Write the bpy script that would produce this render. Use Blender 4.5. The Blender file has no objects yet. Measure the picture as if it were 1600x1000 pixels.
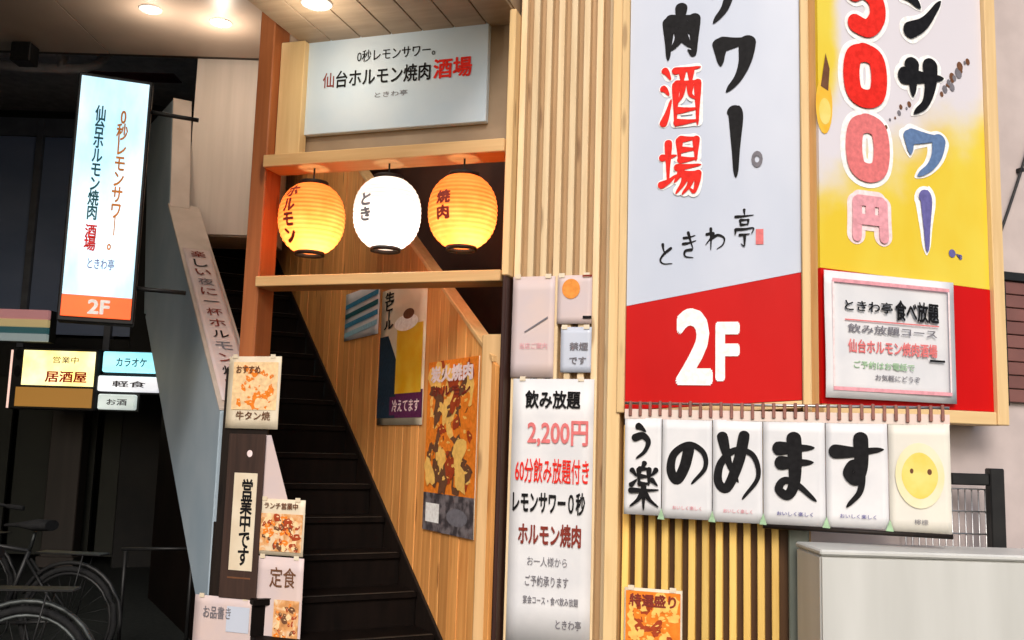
import bpy, bmesh, math, random
from mathutils import Vector, Matrix
random.seed(7)
SC = bpy.context.scene
COL = SC.collection
R_ = math.radians

# ------------------------------------------------------------------ camera
PITCH, ROLL, FPX = R_(7.4), R_(1.74), 1500.0
FWD = Vector((0, math.cos(PITCH), math.sin(PITCH)))
_r0, _u0 = Vector((1, 0, 0)), Vector((0, -math.sin(PITCH), math.cos(PITCH)))
RGT = _r0 * math.cos(ROLL) + _u0 * math.sin(ROLL)
UPV = -_r0 * math.sin(ROLL) + _u0 * math.cos(ROLL)
CAM = Vector((0, 0, 1.5))
cd = bpy.data.cameras.new('camera'); co = bpy.data.objects.new('camera', cd); COL.objects.link(co)
cd.lens = 36 * FPX / 1600; cd.sensor_width = 36; cd.clip_start = .05; cd.clip_end = 500
m = Matrix((RGT, UPV, -FWD)).transposed().to_4x4(); m.translation = CAM
co.matrix_world = m; SC.camera = co

# ------------------------------------------------------------------ sky, sun, exposure
w = bpy.data.worlds.new('World'); SC.world = w; w.use_nodes = True
nt = w.node_tree; bg = nt.nodes['Background']
sky = nt.nodes.new('ShaderNodeTexSky'); sky.sky_type = 'NISHITA'; sky.sun_disc = False
sky.sun_elevation = R_(34); sky.sun_rotation = R_(184); sky.dust_density = 3; sky.air_density = 1
nt.links.new(sky.outputs[0], bg.inputs[0]); bg.inputs[1].default_value = .09
sl = bpy.data.lights.new('sun', 'SUN'); sl.energy = 1.05; sl.angle = R_(25); sl.color = (1, .97, .93)
so = bpy.data.objects.new('sun', sl); COL.objects.link(so)
sd = Vector((-.05, -.80, .58)).normalized()
so.rotation_euler = sd.to_track_quat('Z', 'Y').to_euler(); so.location = (2, -6, 8)
SC.view_settings.view_transform = 'Standard'; SC.view_settings.look = 'None'
SC.view_settings.exposure = 0.8; SC.view_settings.gamma = 1
SC.render.engine = 'CYCLES'; SC.cycles.use_denoising = True; SC.cycles.max_bounces = 8

# ------------------------------------------------------------------ frames: a vertical plane each thing stands in
def ray(px, py): return RGT * ((px - 800) / FPX) - UPV * ((py - 500) / FPX) + FWD
class Frame:
    def __init__(s, o, deg):
        a = R_(deg); s.o = Vector((o[0], o[1], 0)); s.a = a
        s.x = Vector((math.cos(a), math.sin(a), 0)); s.y = Vector((-math.sin(a), math.cos(a), 0))
    def uv(s, px, py, y=0):
        d = ray(px, py); t = ((s.o - CAM).dot(s.y) + y) / d.dot(s.y); p = CAM + d * t
        return (p - s.o).dot(s.x), p.z
    def pt(s, u, y, z): return s.o + s.x * u + s.y * y + Vector((0, 0, z))
    def rect(s, x0, y0, x1, y1, y=0):
        mx, my = (x0 + x1) / 2, (y0 + y1) / 2
        return s.uv(x0, my, y)[0], s.uv(mx, y1, y)[1], s.uv(x1, my, y)[0], s.uv(mx, y0, y)[1]
    def sub(s, u, y, deg): return Frame(s.pt(u, y, 0), math.degrees(s.a) + deg)
W0 = Frame((0, 0), 0)
FA = Frame((0, 5.2), -17.7)            # facade with doorway, slats, white sign, banner
YE = Frame(FA.pt(1.548, 0, 0), 18)     # the other side of the corner, yellow sign
ST = Frame((-.05, 5.2), -61.2)         # staircase: u = -distance up the stairs
LS = Frame((-2.4, 5.6), 20)            # lit sign on the left
BK = Frame((0, 10), 0)                 # back of the passage

# ------------------------------------------------------------------ materials
def nd(nt, t, **k):
    n = nt.nodes.new(t)
    for a, v in k.items(): setattr(n, a, v)
    return n
_M = {}
def mat(name, c1, c2=None, sc=(6, 6, 6), rough=.6, bump=.0, detail=5, rand=.0, metal=0, spec=.5, lo=.35, hi=.65, c3=None, dist=0):
    if name in _M: return _M[name]
    M = bpy.data.materials.new(name); M.use_nodes = True; t = M.node_tree; b = t.nodes['Principled BSDF']
    b.inputs['Roughness'].default_value = rough; b.inputs['Metallic'].default_value = metal
    b.inputs['Specular IOR Level'].default_value = spec
    c2 = c2 or tuple(x * .82 for x in c1)
    tc = nd(t, 'ShaderNodeTexCoord'); mp = nd(t, 'ShaderNodeMapping'); mp.inputs['Scale'].default_value = sc
    t.links.new(tc.outputs['Object'], mp.inputs[0])
    oi = nd(t, 'ShaderNodeObjectInfo')
    ad = nd(t, 'ShaderNodeVectorMath', operation='MULTIPLY_ADD'); ad.inputs[1].default_value = (7, 7, 7)
    cb = nd(t, 'ShaderNodeCombineXYZ')
    for i in range(3): t.links.new(oi.outputs['Random'], cb.inputs[i])
    t.links.new(cb.outputs[0], ad.inputs[0]); t.links.new(mp.outputs[0], ad.inputs[2])
    nz = nd(t, 'ShaderNodeTexNoise'); nz.inputs['Scale'].default_value = 1; nz.inputs['Detail'].default_value = detail
    nz.inputs['Distortion'].default_value = dist
    t.links.new(ad.outputs[0], nz.inputs['Vector'])
    rp = nd(t, 'ShaderNodeValToRGB'); e = rp.color_ramp.elements
    e[0].position, e[1].position = lo, hi; e[0].color, e[1].color = (*c1, 1), (*c2, 1)
    if c3: x = e.new((lo + hi) / 2); x.color = (*c3, 1)
    t.links.new(nz.outputs['Fac'], rp.inputs[0]); out = rp.outputs[0]
    if rand:
        hv = nd(t, 'ShaderNodeHueSaturation'); mr = nd(t, 'ShaderNodeMapRange')
        mr.inputs['To Min'].default_value = 1 - rand; mr.inputs['To Max'].default_value = 1 + rand
        t.links.new(oi.outputs['Random'], mr.inputs[0]); t.links.new(mr.outputs[0], hv.inputs['Value'])
        t.links.new(out, hv.inputs['Color']); out = hv.outputs[0]
    t.links.new(out, b.inputs['Base Color'])
    if bump:
        bp = nd(t, 'ShaderNodeBump'); bp.inputs['Strength'].default_value = bump; bp.inputs['Distance'].default_value = .01
        t.links.new(nz.outputs['Fac'], bp.inputs['Height']); t.links.new(bp.outputs[0], b.inputs['Normal'])
    _M[name] = M; return M
def wood(name, c1, c2, rand=.14, rough=.55, spec=.35):
    if name in _M: return _M[name]
    M = mat(name, c1, c2, sc=(28, 28, 1.6), rough=rough, bump=.12, detail=8, rand=rand, spec=spec, lo=.3, hi=.7, dist=.6)
    t = M.node_tree; b = t.nodes['Principled BSDF']; src = b.inputs['Base Color'].links[0].from_socket
    vo = nd(t, 'ShaderNodeTexVoronoi'); vo.inputs['Scale'].default_value = 1; mp = nd(t, 'ShaderNodeVectorMath', operation='MULTIPLY'); mp.inputs[1].default_value = (.30, .30, 1.0)
    off = [n for n in t.nodes if n.bl_idname == 'ShaderNodeVectorMath' and n.operation == 'MULTIPLY_ADD'][0]
    t.links.new(off.outputs[0], mp.inputs[0]); t.links.new(mp.outputs[0], vo.inputs['Vector'])
    mr = nd(t, 'ShaderNodeMapRange', interpolation_type='SMOOTHSTEP'); mr.inputs['From Min'].default_value = .07; mr.inputs['From Max'].default_value = .17
    mr.inputs['To Min'].default_value = .62; mr.inputs['To Max'].default_value = 0; t.links.new(vo.outputs['Distance'], mr.inputs[0])
    mx = nd(t, 'ShaderNodeMix', data_type='RGBA'); t.links.new(mr.outputs[0], mx.inputs[0]); t.links.new(src, mx.inputs[6]); mx.inputs[7].default_value = (c2[0] * .35, c2[1] * .28, c2[2] * .25, 1)
    t.links.new(mx.outputs[2], b.inputs['Base Color']); return M
def woodh(name, c1, c2, rand=.1): return mat(name, c1, c2, sc=(1.6, 28, 28), rough=.5, bump=.12, detail=8, rand=rand, spec=.35, lo=.3, hi=.7, dist=.6)
def ink(name, c, rough=.6): return mat('ink_' + name, c, tuple(min(1, x * 1.25 + .004) for x in c), sc=(40, 40, 40), rough=rough, spec=.12)
def glow(name, c, s, c2=None, sc=(3, 3, 3)):
    M = mat(name, c, c2 or c, sc=sc, rough=.35); b = M.node_tree.nodes['Principled BSDF']
    l = b.inputs['Base Color'].links[0]; M.node_tree.links.new(l.from_socket, b.inputs['Emission Color'])
    b.inputs['Emission Strength'].default_value = s; return M
def paper_lamp(name, c, c2, em):
    M = bpy.data.materials.new(name); M.use_nodes = True; t = M.node_tree; t.nodes.remove(t.nodes['Principled BSDF'])
    o = t.nodes['Material Output']
    tr = nd(t, 'ShaderNodeBsdfTranslucent'); df = nd(t, 'ShaderNodeBsdfDiffuse'); mx = nd(t, 'ShaderNodeMixShader'); mx.inputs[0].default_value = .3
    tc = nd(t, 'ShaderNodeTexCoord'); nz = nd(t, 'ShaderNodeTexNoise'); nz.inputs['Scale'].default_value = 9; nz.inputs['Detail'].default_value = 6
    rp = nd(t, 'ShaderNodeValToRGB'); rp.color_ramp.elements[0].color = (*c, 1); rp.color_ramp.elements[1].color = (*c2, 1)
    rp.color_ramp.elements[0].position = .3; rp.color_ramp.elements[1].position = .7
    t.links.new(tc.outputs['Object'], nz.inputs[0]); t.links.new(nz.outputs[0], rp.inputs[0])
    t.links.new(rp.outputs[0], tr.inputs[0]); t.links.new(rp.outputs[0], df.inputs[0])
    t.links.new(tr.outputs[0], mx.inputs[1]); t.links.new(df.outputs[0], mx.inputs[2])
    t.links.new(mx.outputs[0], o.inputs[0]); return M

K = dict(
 asphalt=mat('asphalt', (.009, .011, .011), (.017, .019, .018), sc=(30, 30, 30), rough=.85, spec=.2, bump=.3),
 soffit=mat('painted_soffit', (.44, .34, .27), (.36, .27, .21), sc=(1.1, 1.1, 1.1), rough=.45),
 canopy=mat('canopy_board', (.36, .26, .17), (.28, .2, .13), sc=(3, 20, 3), rough=.5),
 pillar=mat('beige_panel', (.72, .62, .55), (.64, .55, .48), sc=(14, 14, .8), rough=.6, bump=.04),
 slat=wood('slat_pine', (.80, .63, .40), (.68, .50, .29), .14),
 slatlow=wood('slat_honey', (.85, .58, .17), (.72, .43, .10), .2),
 backtan=wood('tan_backing', (.56, .37, .20), (.45, .28, .14)),
 backdark=wood('dark_backing', (.05, .028, .016), (.03, .018, .012)),
 frame=wood('frame_pine', (.80, .57, .29), (.70, .47, .22), .05),
 frameh=woodh('frame_pine_rail', (.80, .57, .29), (.70, .47, .22), .05),
 beam=woodh('beam_pine', (.76, .48, .22), (.64, .37, .15)),
 plank=wood('plank_cedar', (.84, .40, .12), (.62, .25, .065), .2),
 newel=wood('newel_pine', (.66, .42, .2), (.52, .31, .13)),
 orange=wood('glow_tinted_post', (.40, .125, .036), (.30, .085, .024), .05),  # the lantern's orange glow is put into this brown wood
 dark=wood('dark_timber', (.016, .009, .006), (.009, .006, .005), spec=.25),
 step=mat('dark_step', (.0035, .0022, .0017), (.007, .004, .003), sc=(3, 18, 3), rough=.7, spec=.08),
 darkred=wood('dark_red_post', (.045, .012, .007), (.03, .009, .006)),
 brownback=wood('brown_backing', (.10, .045, .015), (.06, .026, .01)),
 nose=mat('worn_nosing', (.035, .026, .018), (.012, .009, .007), sc=(4, 4, 4), rough=.5),
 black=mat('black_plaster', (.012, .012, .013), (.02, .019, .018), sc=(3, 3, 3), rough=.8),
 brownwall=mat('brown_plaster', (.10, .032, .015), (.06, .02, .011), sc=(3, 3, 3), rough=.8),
 grey=mat('grey_plaster', (.33, .42, .50), (.40, .48, .55), sc=(2.2, 2.2, 2.2), rough=.55, bump=.05, detail=9),
 coping=mat('beige_coping', (.55, .46, .40), (.47, .39, .33), sc=(5, 5, 5), rough=.6),
 mauve=mat('mauve_render', (.58, .49, .465), (.50, .42, .40), sc=(5, 5, 5), rough=.85, bump=.2, detail=10),
 white=mat('white_paper', (.76, .75, .76), (.67, .67, .69), sc=(5, 5, 5), rough=.5),
 cream=mat('cream_paper', (.78, .68, .52), (.70, .58, .42), sc=(6, 6, 6), rough=.5),
 pinkp=mat('pink_paper', (.68, .53, .49), (.60, .50, .51), sc=(4, 4, 4), rough=.5),
 lav=mat('lavender_vinyl', (.50, .55, .66), (.56, .60, .70), sc=(2.2, 2.2, 1.2), rough=.28, detail=3, bump=.5),
 red=mat('red_vinyl', (.56, .004, .004), (.50, .003, .003), sc=(3, 3, 1.6), rough=.38, detail=3, bump=.5, spec=.15),
 steel=mat('brushed_steel', (.5, .5, .5), (.4, .4, .4), sc=(2, 2, 60), rough=.35, metal=.9),
 blackm=mat('black_metal', (.008, .008, .009), (.014, .014, .014), sc=(9, 9, 9), rough=.45, spec=.3),
 alloy=mat('worn_alloy', (.10, .11, .11), (.02, .022, .022), sc=(8, 8, 8), rough=.5, metal=.8),
 rubber=mat('tyre_rubber', (.008, .008, .009), (.014, .014, .014), sc=(40, 40, 40), rough=.85, spec=.2),
 chrome=mat('chrome', (.45, .47, .46), (.35, .37, .36), sc=(20, 20, 20), rough=.25, metal=1),
 cab=mat('white_enamel', (.60, .60, .57), (.47, .47, .44), sc=(5, 5, .7), rough=.4, detail=10, lo=.25, hi=.8, bump=.03),
 greenp=mat('green_grey_post', (.10, .12, .10), (.15, .16, .13), sc=(12, 12, 2), rough=.6),
 maroon=mat('maroon_panel', (.22, .09, .075), (.16, .065, .055), sc=(3, 14, 3), rough=.5),
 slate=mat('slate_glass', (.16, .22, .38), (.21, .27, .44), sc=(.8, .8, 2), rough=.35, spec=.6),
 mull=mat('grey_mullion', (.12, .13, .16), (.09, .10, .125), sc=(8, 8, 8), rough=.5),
 duct=mat('grey_duct', (.75, .70, .69), (.6, .56, .56), sc=(9, 9, 9), rough=.5),
 redbeam=mat('oxide_beam', (.18, .05, .06), (.10, .035, .045), sc=(4, 4, 4), rough=.6),
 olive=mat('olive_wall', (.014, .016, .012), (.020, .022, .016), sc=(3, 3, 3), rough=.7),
 colb=mat('brown_column', (.040, .031, .028), (.028, .023, .02), sc=(10, 10, 1), rough=.5),
 wrap=mat('food_print', (.10, .03, .012), (.75, .22, .05), sc=(13, 13, 9), rough=.4, c3=(.70, .14, .02), lo=.38, hi=.62, detail=4, dist=1.5),
 meat=mat('dish_print', (.50, .22, .08), (.80, .62, .42), sc=(16, 16, 16), rough=.4, c3=(.75, .36, .13), lo=.36, hi=.66, dist=1),
 greyp=mat('grill_print', (.06, .05, .055), (.22, .19, .2), sc=(20, 20, 20), rough=.4, lo=.4, hi=.6),
 beer=mat('beer_print', (.82, .42, .01), (.85, .55, .05), sc=(8, 8, 8), rough=.3),
 palec=mat('pale_cream_paper', (.78, .74, .64), (.70, .67, .60), sc=(5, 5, 5), rough=.5),
 lemon=mat('lemon_print', (.78, .58, .08), (.80, .68, .20), sc=(9, 9, 9), rough=.4),
 lemonf=mat('lemon_glow_print', (.78, .70, .40), (.80, .74, .52), sc=(9, 9, 9), rough=.4),
 clipm=mat('brown_clip', (.30, .12, .09), (.22, .08, .06), sc=(9, 9, 9), rough=.4),
 pinkt=mat('pink_tape', (.76, .58, .52), (.72, .62, .55), sc=(14, 2, 14), rough=.5),
)
I = dict(k=ink('black', (.006, .0055, .0065)), g=ink('grey', (.16, .15, .17)), r=ink('red', (.66, .02, .012)), m=ink('maroon', (.20, .03, .02)),
 w=ink('white', (.82, .80, .78)), pr=ink('pinkred', (.62, .16, .16)), p=ink('pink', (.66, .30, .34)), pl=ink('palepink', (.78, .62, .62)), b=ink('blue', (.10, .17, .32)), n=ink('navy', (.015, .03, .05)),
 v=ink('violet', (.12, .11, .30)), o=ink('orange', (.72, .26, .05)), br=ink('brown', (.14, .06, .03)), t=ink('teal', (.02, .10, .12)), gr=ink('green', (.30, .45, .28)), lb=ink('lightblue', (.30, .52, .62)), fr=ink('foodred', (.34, .05, .015)), fo=ink('foodorange', (.74, .20, .02)), fy=ink('foodgold', (.85, .48, .12)), fc=ink('foodcream', (.80, .55, .30)), pu=ink('purple', (.10, .02, .07)), bl=ink('steelblue', (.05, .22, .36)))

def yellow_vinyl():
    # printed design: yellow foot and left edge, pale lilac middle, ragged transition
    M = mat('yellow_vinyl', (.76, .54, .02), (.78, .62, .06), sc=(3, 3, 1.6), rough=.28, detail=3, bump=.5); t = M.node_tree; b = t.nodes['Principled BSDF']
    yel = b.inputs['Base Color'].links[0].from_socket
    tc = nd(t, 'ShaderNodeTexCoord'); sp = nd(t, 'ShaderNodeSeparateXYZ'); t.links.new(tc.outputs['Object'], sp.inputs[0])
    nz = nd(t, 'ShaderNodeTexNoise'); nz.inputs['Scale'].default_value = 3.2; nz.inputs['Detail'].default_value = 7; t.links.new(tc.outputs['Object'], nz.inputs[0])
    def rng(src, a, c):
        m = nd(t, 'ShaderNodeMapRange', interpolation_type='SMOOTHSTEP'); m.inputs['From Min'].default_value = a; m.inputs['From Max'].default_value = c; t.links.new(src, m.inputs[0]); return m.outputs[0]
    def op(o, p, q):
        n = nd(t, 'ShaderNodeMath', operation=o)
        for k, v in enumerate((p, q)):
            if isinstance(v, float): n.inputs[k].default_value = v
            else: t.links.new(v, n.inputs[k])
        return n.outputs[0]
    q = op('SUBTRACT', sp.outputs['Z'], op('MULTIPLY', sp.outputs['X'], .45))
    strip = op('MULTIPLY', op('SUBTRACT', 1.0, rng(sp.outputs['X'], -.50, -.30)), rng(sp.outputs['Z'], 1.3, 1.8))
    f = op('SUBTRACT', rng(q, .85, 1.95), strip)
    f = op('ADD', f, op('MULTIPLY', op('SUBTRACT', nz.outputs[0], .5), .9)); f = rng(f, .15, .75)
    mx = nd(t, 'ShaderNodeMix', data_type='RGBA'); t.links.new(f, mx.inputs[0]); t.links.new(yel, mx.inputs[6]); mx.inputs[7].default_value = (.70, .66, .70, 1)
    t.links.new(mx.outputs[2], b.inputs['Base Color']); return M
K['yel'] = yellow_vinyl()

# ------------------------------------------------------------------ mesh builder
class MB:
    def __init__(s): s.b = bmesh.new(); s.mi = 0
    def _f(s, vs, sm=False):
        try:
            f = s.b.faces.new(vs); f.smooth = sm; f.material_index = s.mi; return f
        except ValueError: return None
    def prism(s, poly, y0, y1, bev=0):
        a = [s.b.verts.new((x, y0, z)) for x, z in poly]; c = [s.b.verts.new((x, y1, z)) for x, z in poly]; n = len(poly)
        fs = [s._f(a), s._f(c[::-1])] + [s._f((a[i], c[i], c[(i + 1) % n], a[(i + 1) % n])) for i in range(n)]
        fs = [f for f in fs if f]; bmesh.ops.recalc_face_normals(s.b, faces=fs)
        if bev:
            es = {e for f in fs for e in f.edges}
            bmesh.ops.bevel(s.b, geom=list(es), offset=bev, segments=1, affect='EDGES', profile=.7, clamp_overlap=True)
        return s
    def box(s, x0, x1, y0, y1, z0, z1, bev=0): return s.prism([(x0, z0), (x1, z0), (x1, z1), (x0, z1)], y0, y1, bev)
    def flat(s, poly, y):
        s._f([s.b.verts.new((x, y, z)) for x, z in poly]); return s
    def sheet(s, x0, x1, z0, z1, y, amp=.004, n=7, seed=0, th=.0012):
        rr = random.Random(seed); ph = [rr.uniform(0, 6) for _ in range(4)]
        def off(i, j):
            u, v = i / n, j / n
            return -amp * (.5 + .5 * math.sin(ph[0] + 3.2 * u + 1.3 * v)) * (.4 + .6 * math.sin(ph[1] + 2.5 * v) ** 2)
        L = []
        for t in (0, th):
            L.append([[s.b.verts.new((x0 + (x1 - x0) * i / n, y + off(i, j) + t, z0 + (z1 - z0) * j / n)) for j in range(n + 1)] for i in range(n + 1)])
        F, B = L
        for i in range(n):
            for j in range(n):
                s._f((F[i][j], F[i + 1][j], F[i + 1][j + 1], F[i][j + 1]), True); s._f((B[i][j], B[i][j + 1], B[i + 1][j + 1], B[i + 1][j]), True)
        for i in range(n):
            s._f((F[i][0], B[i][0], B[i + 1][0], F[i + 1][0])); s._f((F[i][n], F[i + 1][n], B[i + 1][n], B[i][n]))
            s._f((F[0][i], F[0][i + 1], B[0][i + 1], B[0][i])); s._f((F[n][i], B[n][i], B[n][i + 1], F[n][i + 1]))
        return s
    def tube(s, pts, r, n=8, closed=False):
        pts = [Vector(p) for p in pts]; rings = []; N = len(pts)
        for i, p in enumerate(pts):
            a = pts[i - 1] if (i or closed) else p; c = pts[(i + 1) % N] if (i < N - 1 or closed) else p
            d = (c - a).normalized(); h = Vector((0, 0, 1)) if abs(d.z) < .9 else Vector((0, 1, 0))
            e = d.cross(h).normalized(); f = d.cross(e)
            rr = r[i] if isinstance(r, (list, tuple)) else r
            rings.append([s.b.verts.new(p + (e * math.cos(2 * math.pi * k / n) + f * math.sin(2 * math.pi * k / n)) * rr) for k in range(n)])
        for i in range(N if closed else N - 1):
            A, B = rings[i], rings[(i + 1) % N]
            for k in range(n): s._f((A[k], A[(k + 1) % n], B[(k + 1) % n], B[k]), True)
        if not closed: s._f(rings[0][::-1]); s._f(rings[-1])
        return s
    def lathe(s, prof, c, n=28, cap=True):
        R = [[s.b.verts.new((c[0] + r * math.cos(2 * math.pi * k / n), c[1] + r * math.sin(2 * math.pi * k / n), c[2] + z)) for k in range(n)] for r, z in prof]
        for A, B in zip(R, R[1:]):
            for k in range(n): s._f((A[k], A[(k + 1) % n], B[(k + 1) % n], B[k]), True)
        if cap: s._f(R[0][::-1]); s._f(R[-1])
        return s
    def stroke(s, pts, wd, y, taper=True):
        # brush stroke: smooth ribbon through pts (x, z) with round ends and a brush-like width
        P = [Vector((x, z)) for x, z in pts]; Q = []
        E = [P[0] * 2 - P[1]] + P + [P[-1] * 2 - P[-2]]
        for i in range(1, len(E) - 2):
            for k in range(9):
                t = k / 9; a, b, c, d = E[i - 1:i + 3]
                Q.append(.5 * ((2 * b) + (c - a) * t + (2 * a - 5 * b + 4 * c - d) * t * t + (3 * b - a - 3 * c + d) * t ** 3))
        Q.append(P[-1])
        d0 = (Q[0] - Q[1]).normalized() * wd * .3; d1 = (Q[-1] - Q[-2]).normalized() * wd * .25
        Q = [Q[0] + d0 * f for f in (1, .93, .8, .6, .3)] + Q + [Q[-1] + d1 * f for f in (.3, .6, .8, .93, 1)]
        L = [0.0]
        for a, b in zip(Q, Q[1:]): L.append(L[-1] + (b - a).length)
        n = len(Q); prev = None; T = L[-1] or 1
        for i, q in enumerate(Q):
            a, c = Q[max(0, i - 1)], Q[min(n - 1, i + 1)]; d = (c - a)
            d = d.normalized() if d.length > 1e-9 else Vector((1, 0)); nn = Vector((-d.y, d.x)); t = L[i] / T
            k = 1.0
            if taper: k = (.86 + .22 * math.cos(t * 5.2 - .4)) * (1.0 - .72 * (max(0, t - .5) / .5) ** 1.6)
            e = min(L[i], T - L[i]) / (wd * .5)
            if e < 1: k *= math.sqrt(max(.02, 1 - (1 - e) ** 2))
            h = nn * wd * k / 2; yy = y - i * 5e-6
            cur = (s.b.verts.new((q.x + h.x, yy, q.y + h.y)), s.b.verts.new((q.x - h.x, yy, q.y - h.y)))
            if prev: s._f((prev[0], prev[1], cur[1], cur[0]))
            prev = cur
        return s
    def build(s, name, ms, parent=None, off=None, recalc=True):
        if recalc: bmesh.ops.recalc_face_normals(s.b, faces=s.b.faces)
        if off is not None: bmesh.ops.translate(s.b, verts=s.b.verts, vec=-Vector(off))
        me = bpy.data.meshes.new(name); s.b.to_mesh(me); s.b.free()
        for M in (ms if isinstance(ms, (list, tuple)) else [ms]): me.materials.append(M)
        o = bpy.data.objects.new(name, me); COL.objects.link(o)
        if parent: o.parent = parent
        return o

class Thing:
    """An Empty at the thing's base; parts are given in the coordinates of the frame it stands in."""
    def __init__(s, name, label, cat, fr, u, z, y=0, group=None, mw=None):
        s.e = bpy.data.objects.new(name, None); COL.objects.link(s.e); s.e.empty_display_size = .1
        if mw is not None: s.e.matrix_world = mw
        else: s.e.location = fr.pt(u, y, z); s.e.rotation_euler = (0, 0, fr.a)
        s.off = (u, y, z) if mw is None else (0, 0, 0)
        s.e['label'] = label; s.e['category'] = cat
        if group: s.e['group'] = group
    def part(s, name, mb, ms, parent=None, label=None):
        o = mb.build(name, ms, parent or s.e, s.off)
        if label: o['label'] = label
        return o
def structure(name, mb, ms, fr=W0):
    o = mb.build(name, ms); o.location = fr.o; o.rotation_euler = (0, 0, fr.a); o['kind'] = 'structure'; return o
def share(t, name, src, u, y, z, parent=None):
    """another part that shares mesh data with src, moved by (u, y, z)"""
    c = src.copy(); COL.objects.link(c); c.parent = parent or t.e; c.location = (u, y, z); c.name = name; return c
def copy_thing(e, label, fr, u, y, z):
    r = e.copy(); COL.objects.link(r); r.location = fr.pt(u, y, z); r['label'] = label
    for ch in e.children:
        c = ch.copy(); COL.objects.link(c); c.parent = r
        for g in ch.children:
            d = g.copy(); COL.objects.link(d); d.parent = c
    return r

def text_mesh(body, size, bold=0, vertical=False, spacing=1.0):
    cu = bpy.data.curves.new('lettering', 'FONT')
    if vertical:
        body = '\n'.join(c.replace('ー', '｜') for c in body); cu.space_line = .86 * spacing
    else: cu.space_character = spacing
    cu.body = body; cu.size = size; cu.align_x = 'CENTER'; cu.resolution_u = 3
    o = bpy.data.objects.new('lettering', cu); COL.objects.link(o)
    me = bpy.data.meshes.new_from_object(o.evaluated_get(bpy.context.evaluated_depsgraph_get()))
    bpy.data.objects.remove(o); bpy.data.curves.remove(cu)
    if bold:      # a heavier face: the same flat outline laid over itself, spread by the pen width
        bm = bmesh.new(); bm.from_mesh(me); geo = list(bm.verts) + list(bm.edges) + list(bm.faces)
        for k in range(10):
            d = bmesh.ops.duplicate(bm, geom=geo)['geom']; a = 2 * math.pi * k / 10
            bmesh.ops.translate(bm, verts=[v for v in d if isinstance(v, bmesh.types.BMVert)], vec=(bold * math.cos(a), bold * math.sin(a), .00012 * (k + 1)))
        bm.to_mesh(me); bm.free()
    return me
def lettering(t, body, rc, ink_, y, bold=.0, vertical=False, shear=0, spacing=1.0, parent=None, name='lettering', slope=0, keep=False):
    """flat print fitted to the rectangle rc = (u0, z0, u1, z1), lying at local y"""
    me = text_mesh(body, .1, bold * .007, vertical, spacing)
    xs = [v.co.x for v in me.vertices]; zs = [v.co.y for v in me.vertices]
    x0, x1, z0, z1 = min(xs), max(xs), min(zs), max(zs)
    u0, a0, u1, a1 = rc; fx, fz = (u1 - u0) / (x1 - x0), (a1 - a0) / (z1 - z0)
    if keep: fx = fz = min(fx, fz)
    cx, cz = (u0 + u1) / 2, (a0 + a1) / 2; mx, mz = (x0 + x1) / 2, (z0 + z1) / 2
    for v in me.vertices:
        X = (v.co.x - mx) * fx; Z = (v.co.y - mz) * fz
        v.co = (cx + X + Z * shear - t.off[0], y - t.off[1] - v.co.z, cz + Z + X * slope - t.off[2])
    me.materials.clear(); me.materials.append(ink_)
    o = bpy.data.objects.new(name, me); COL.objects.link(o); o.parent = parent or t.e; return o

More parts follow.
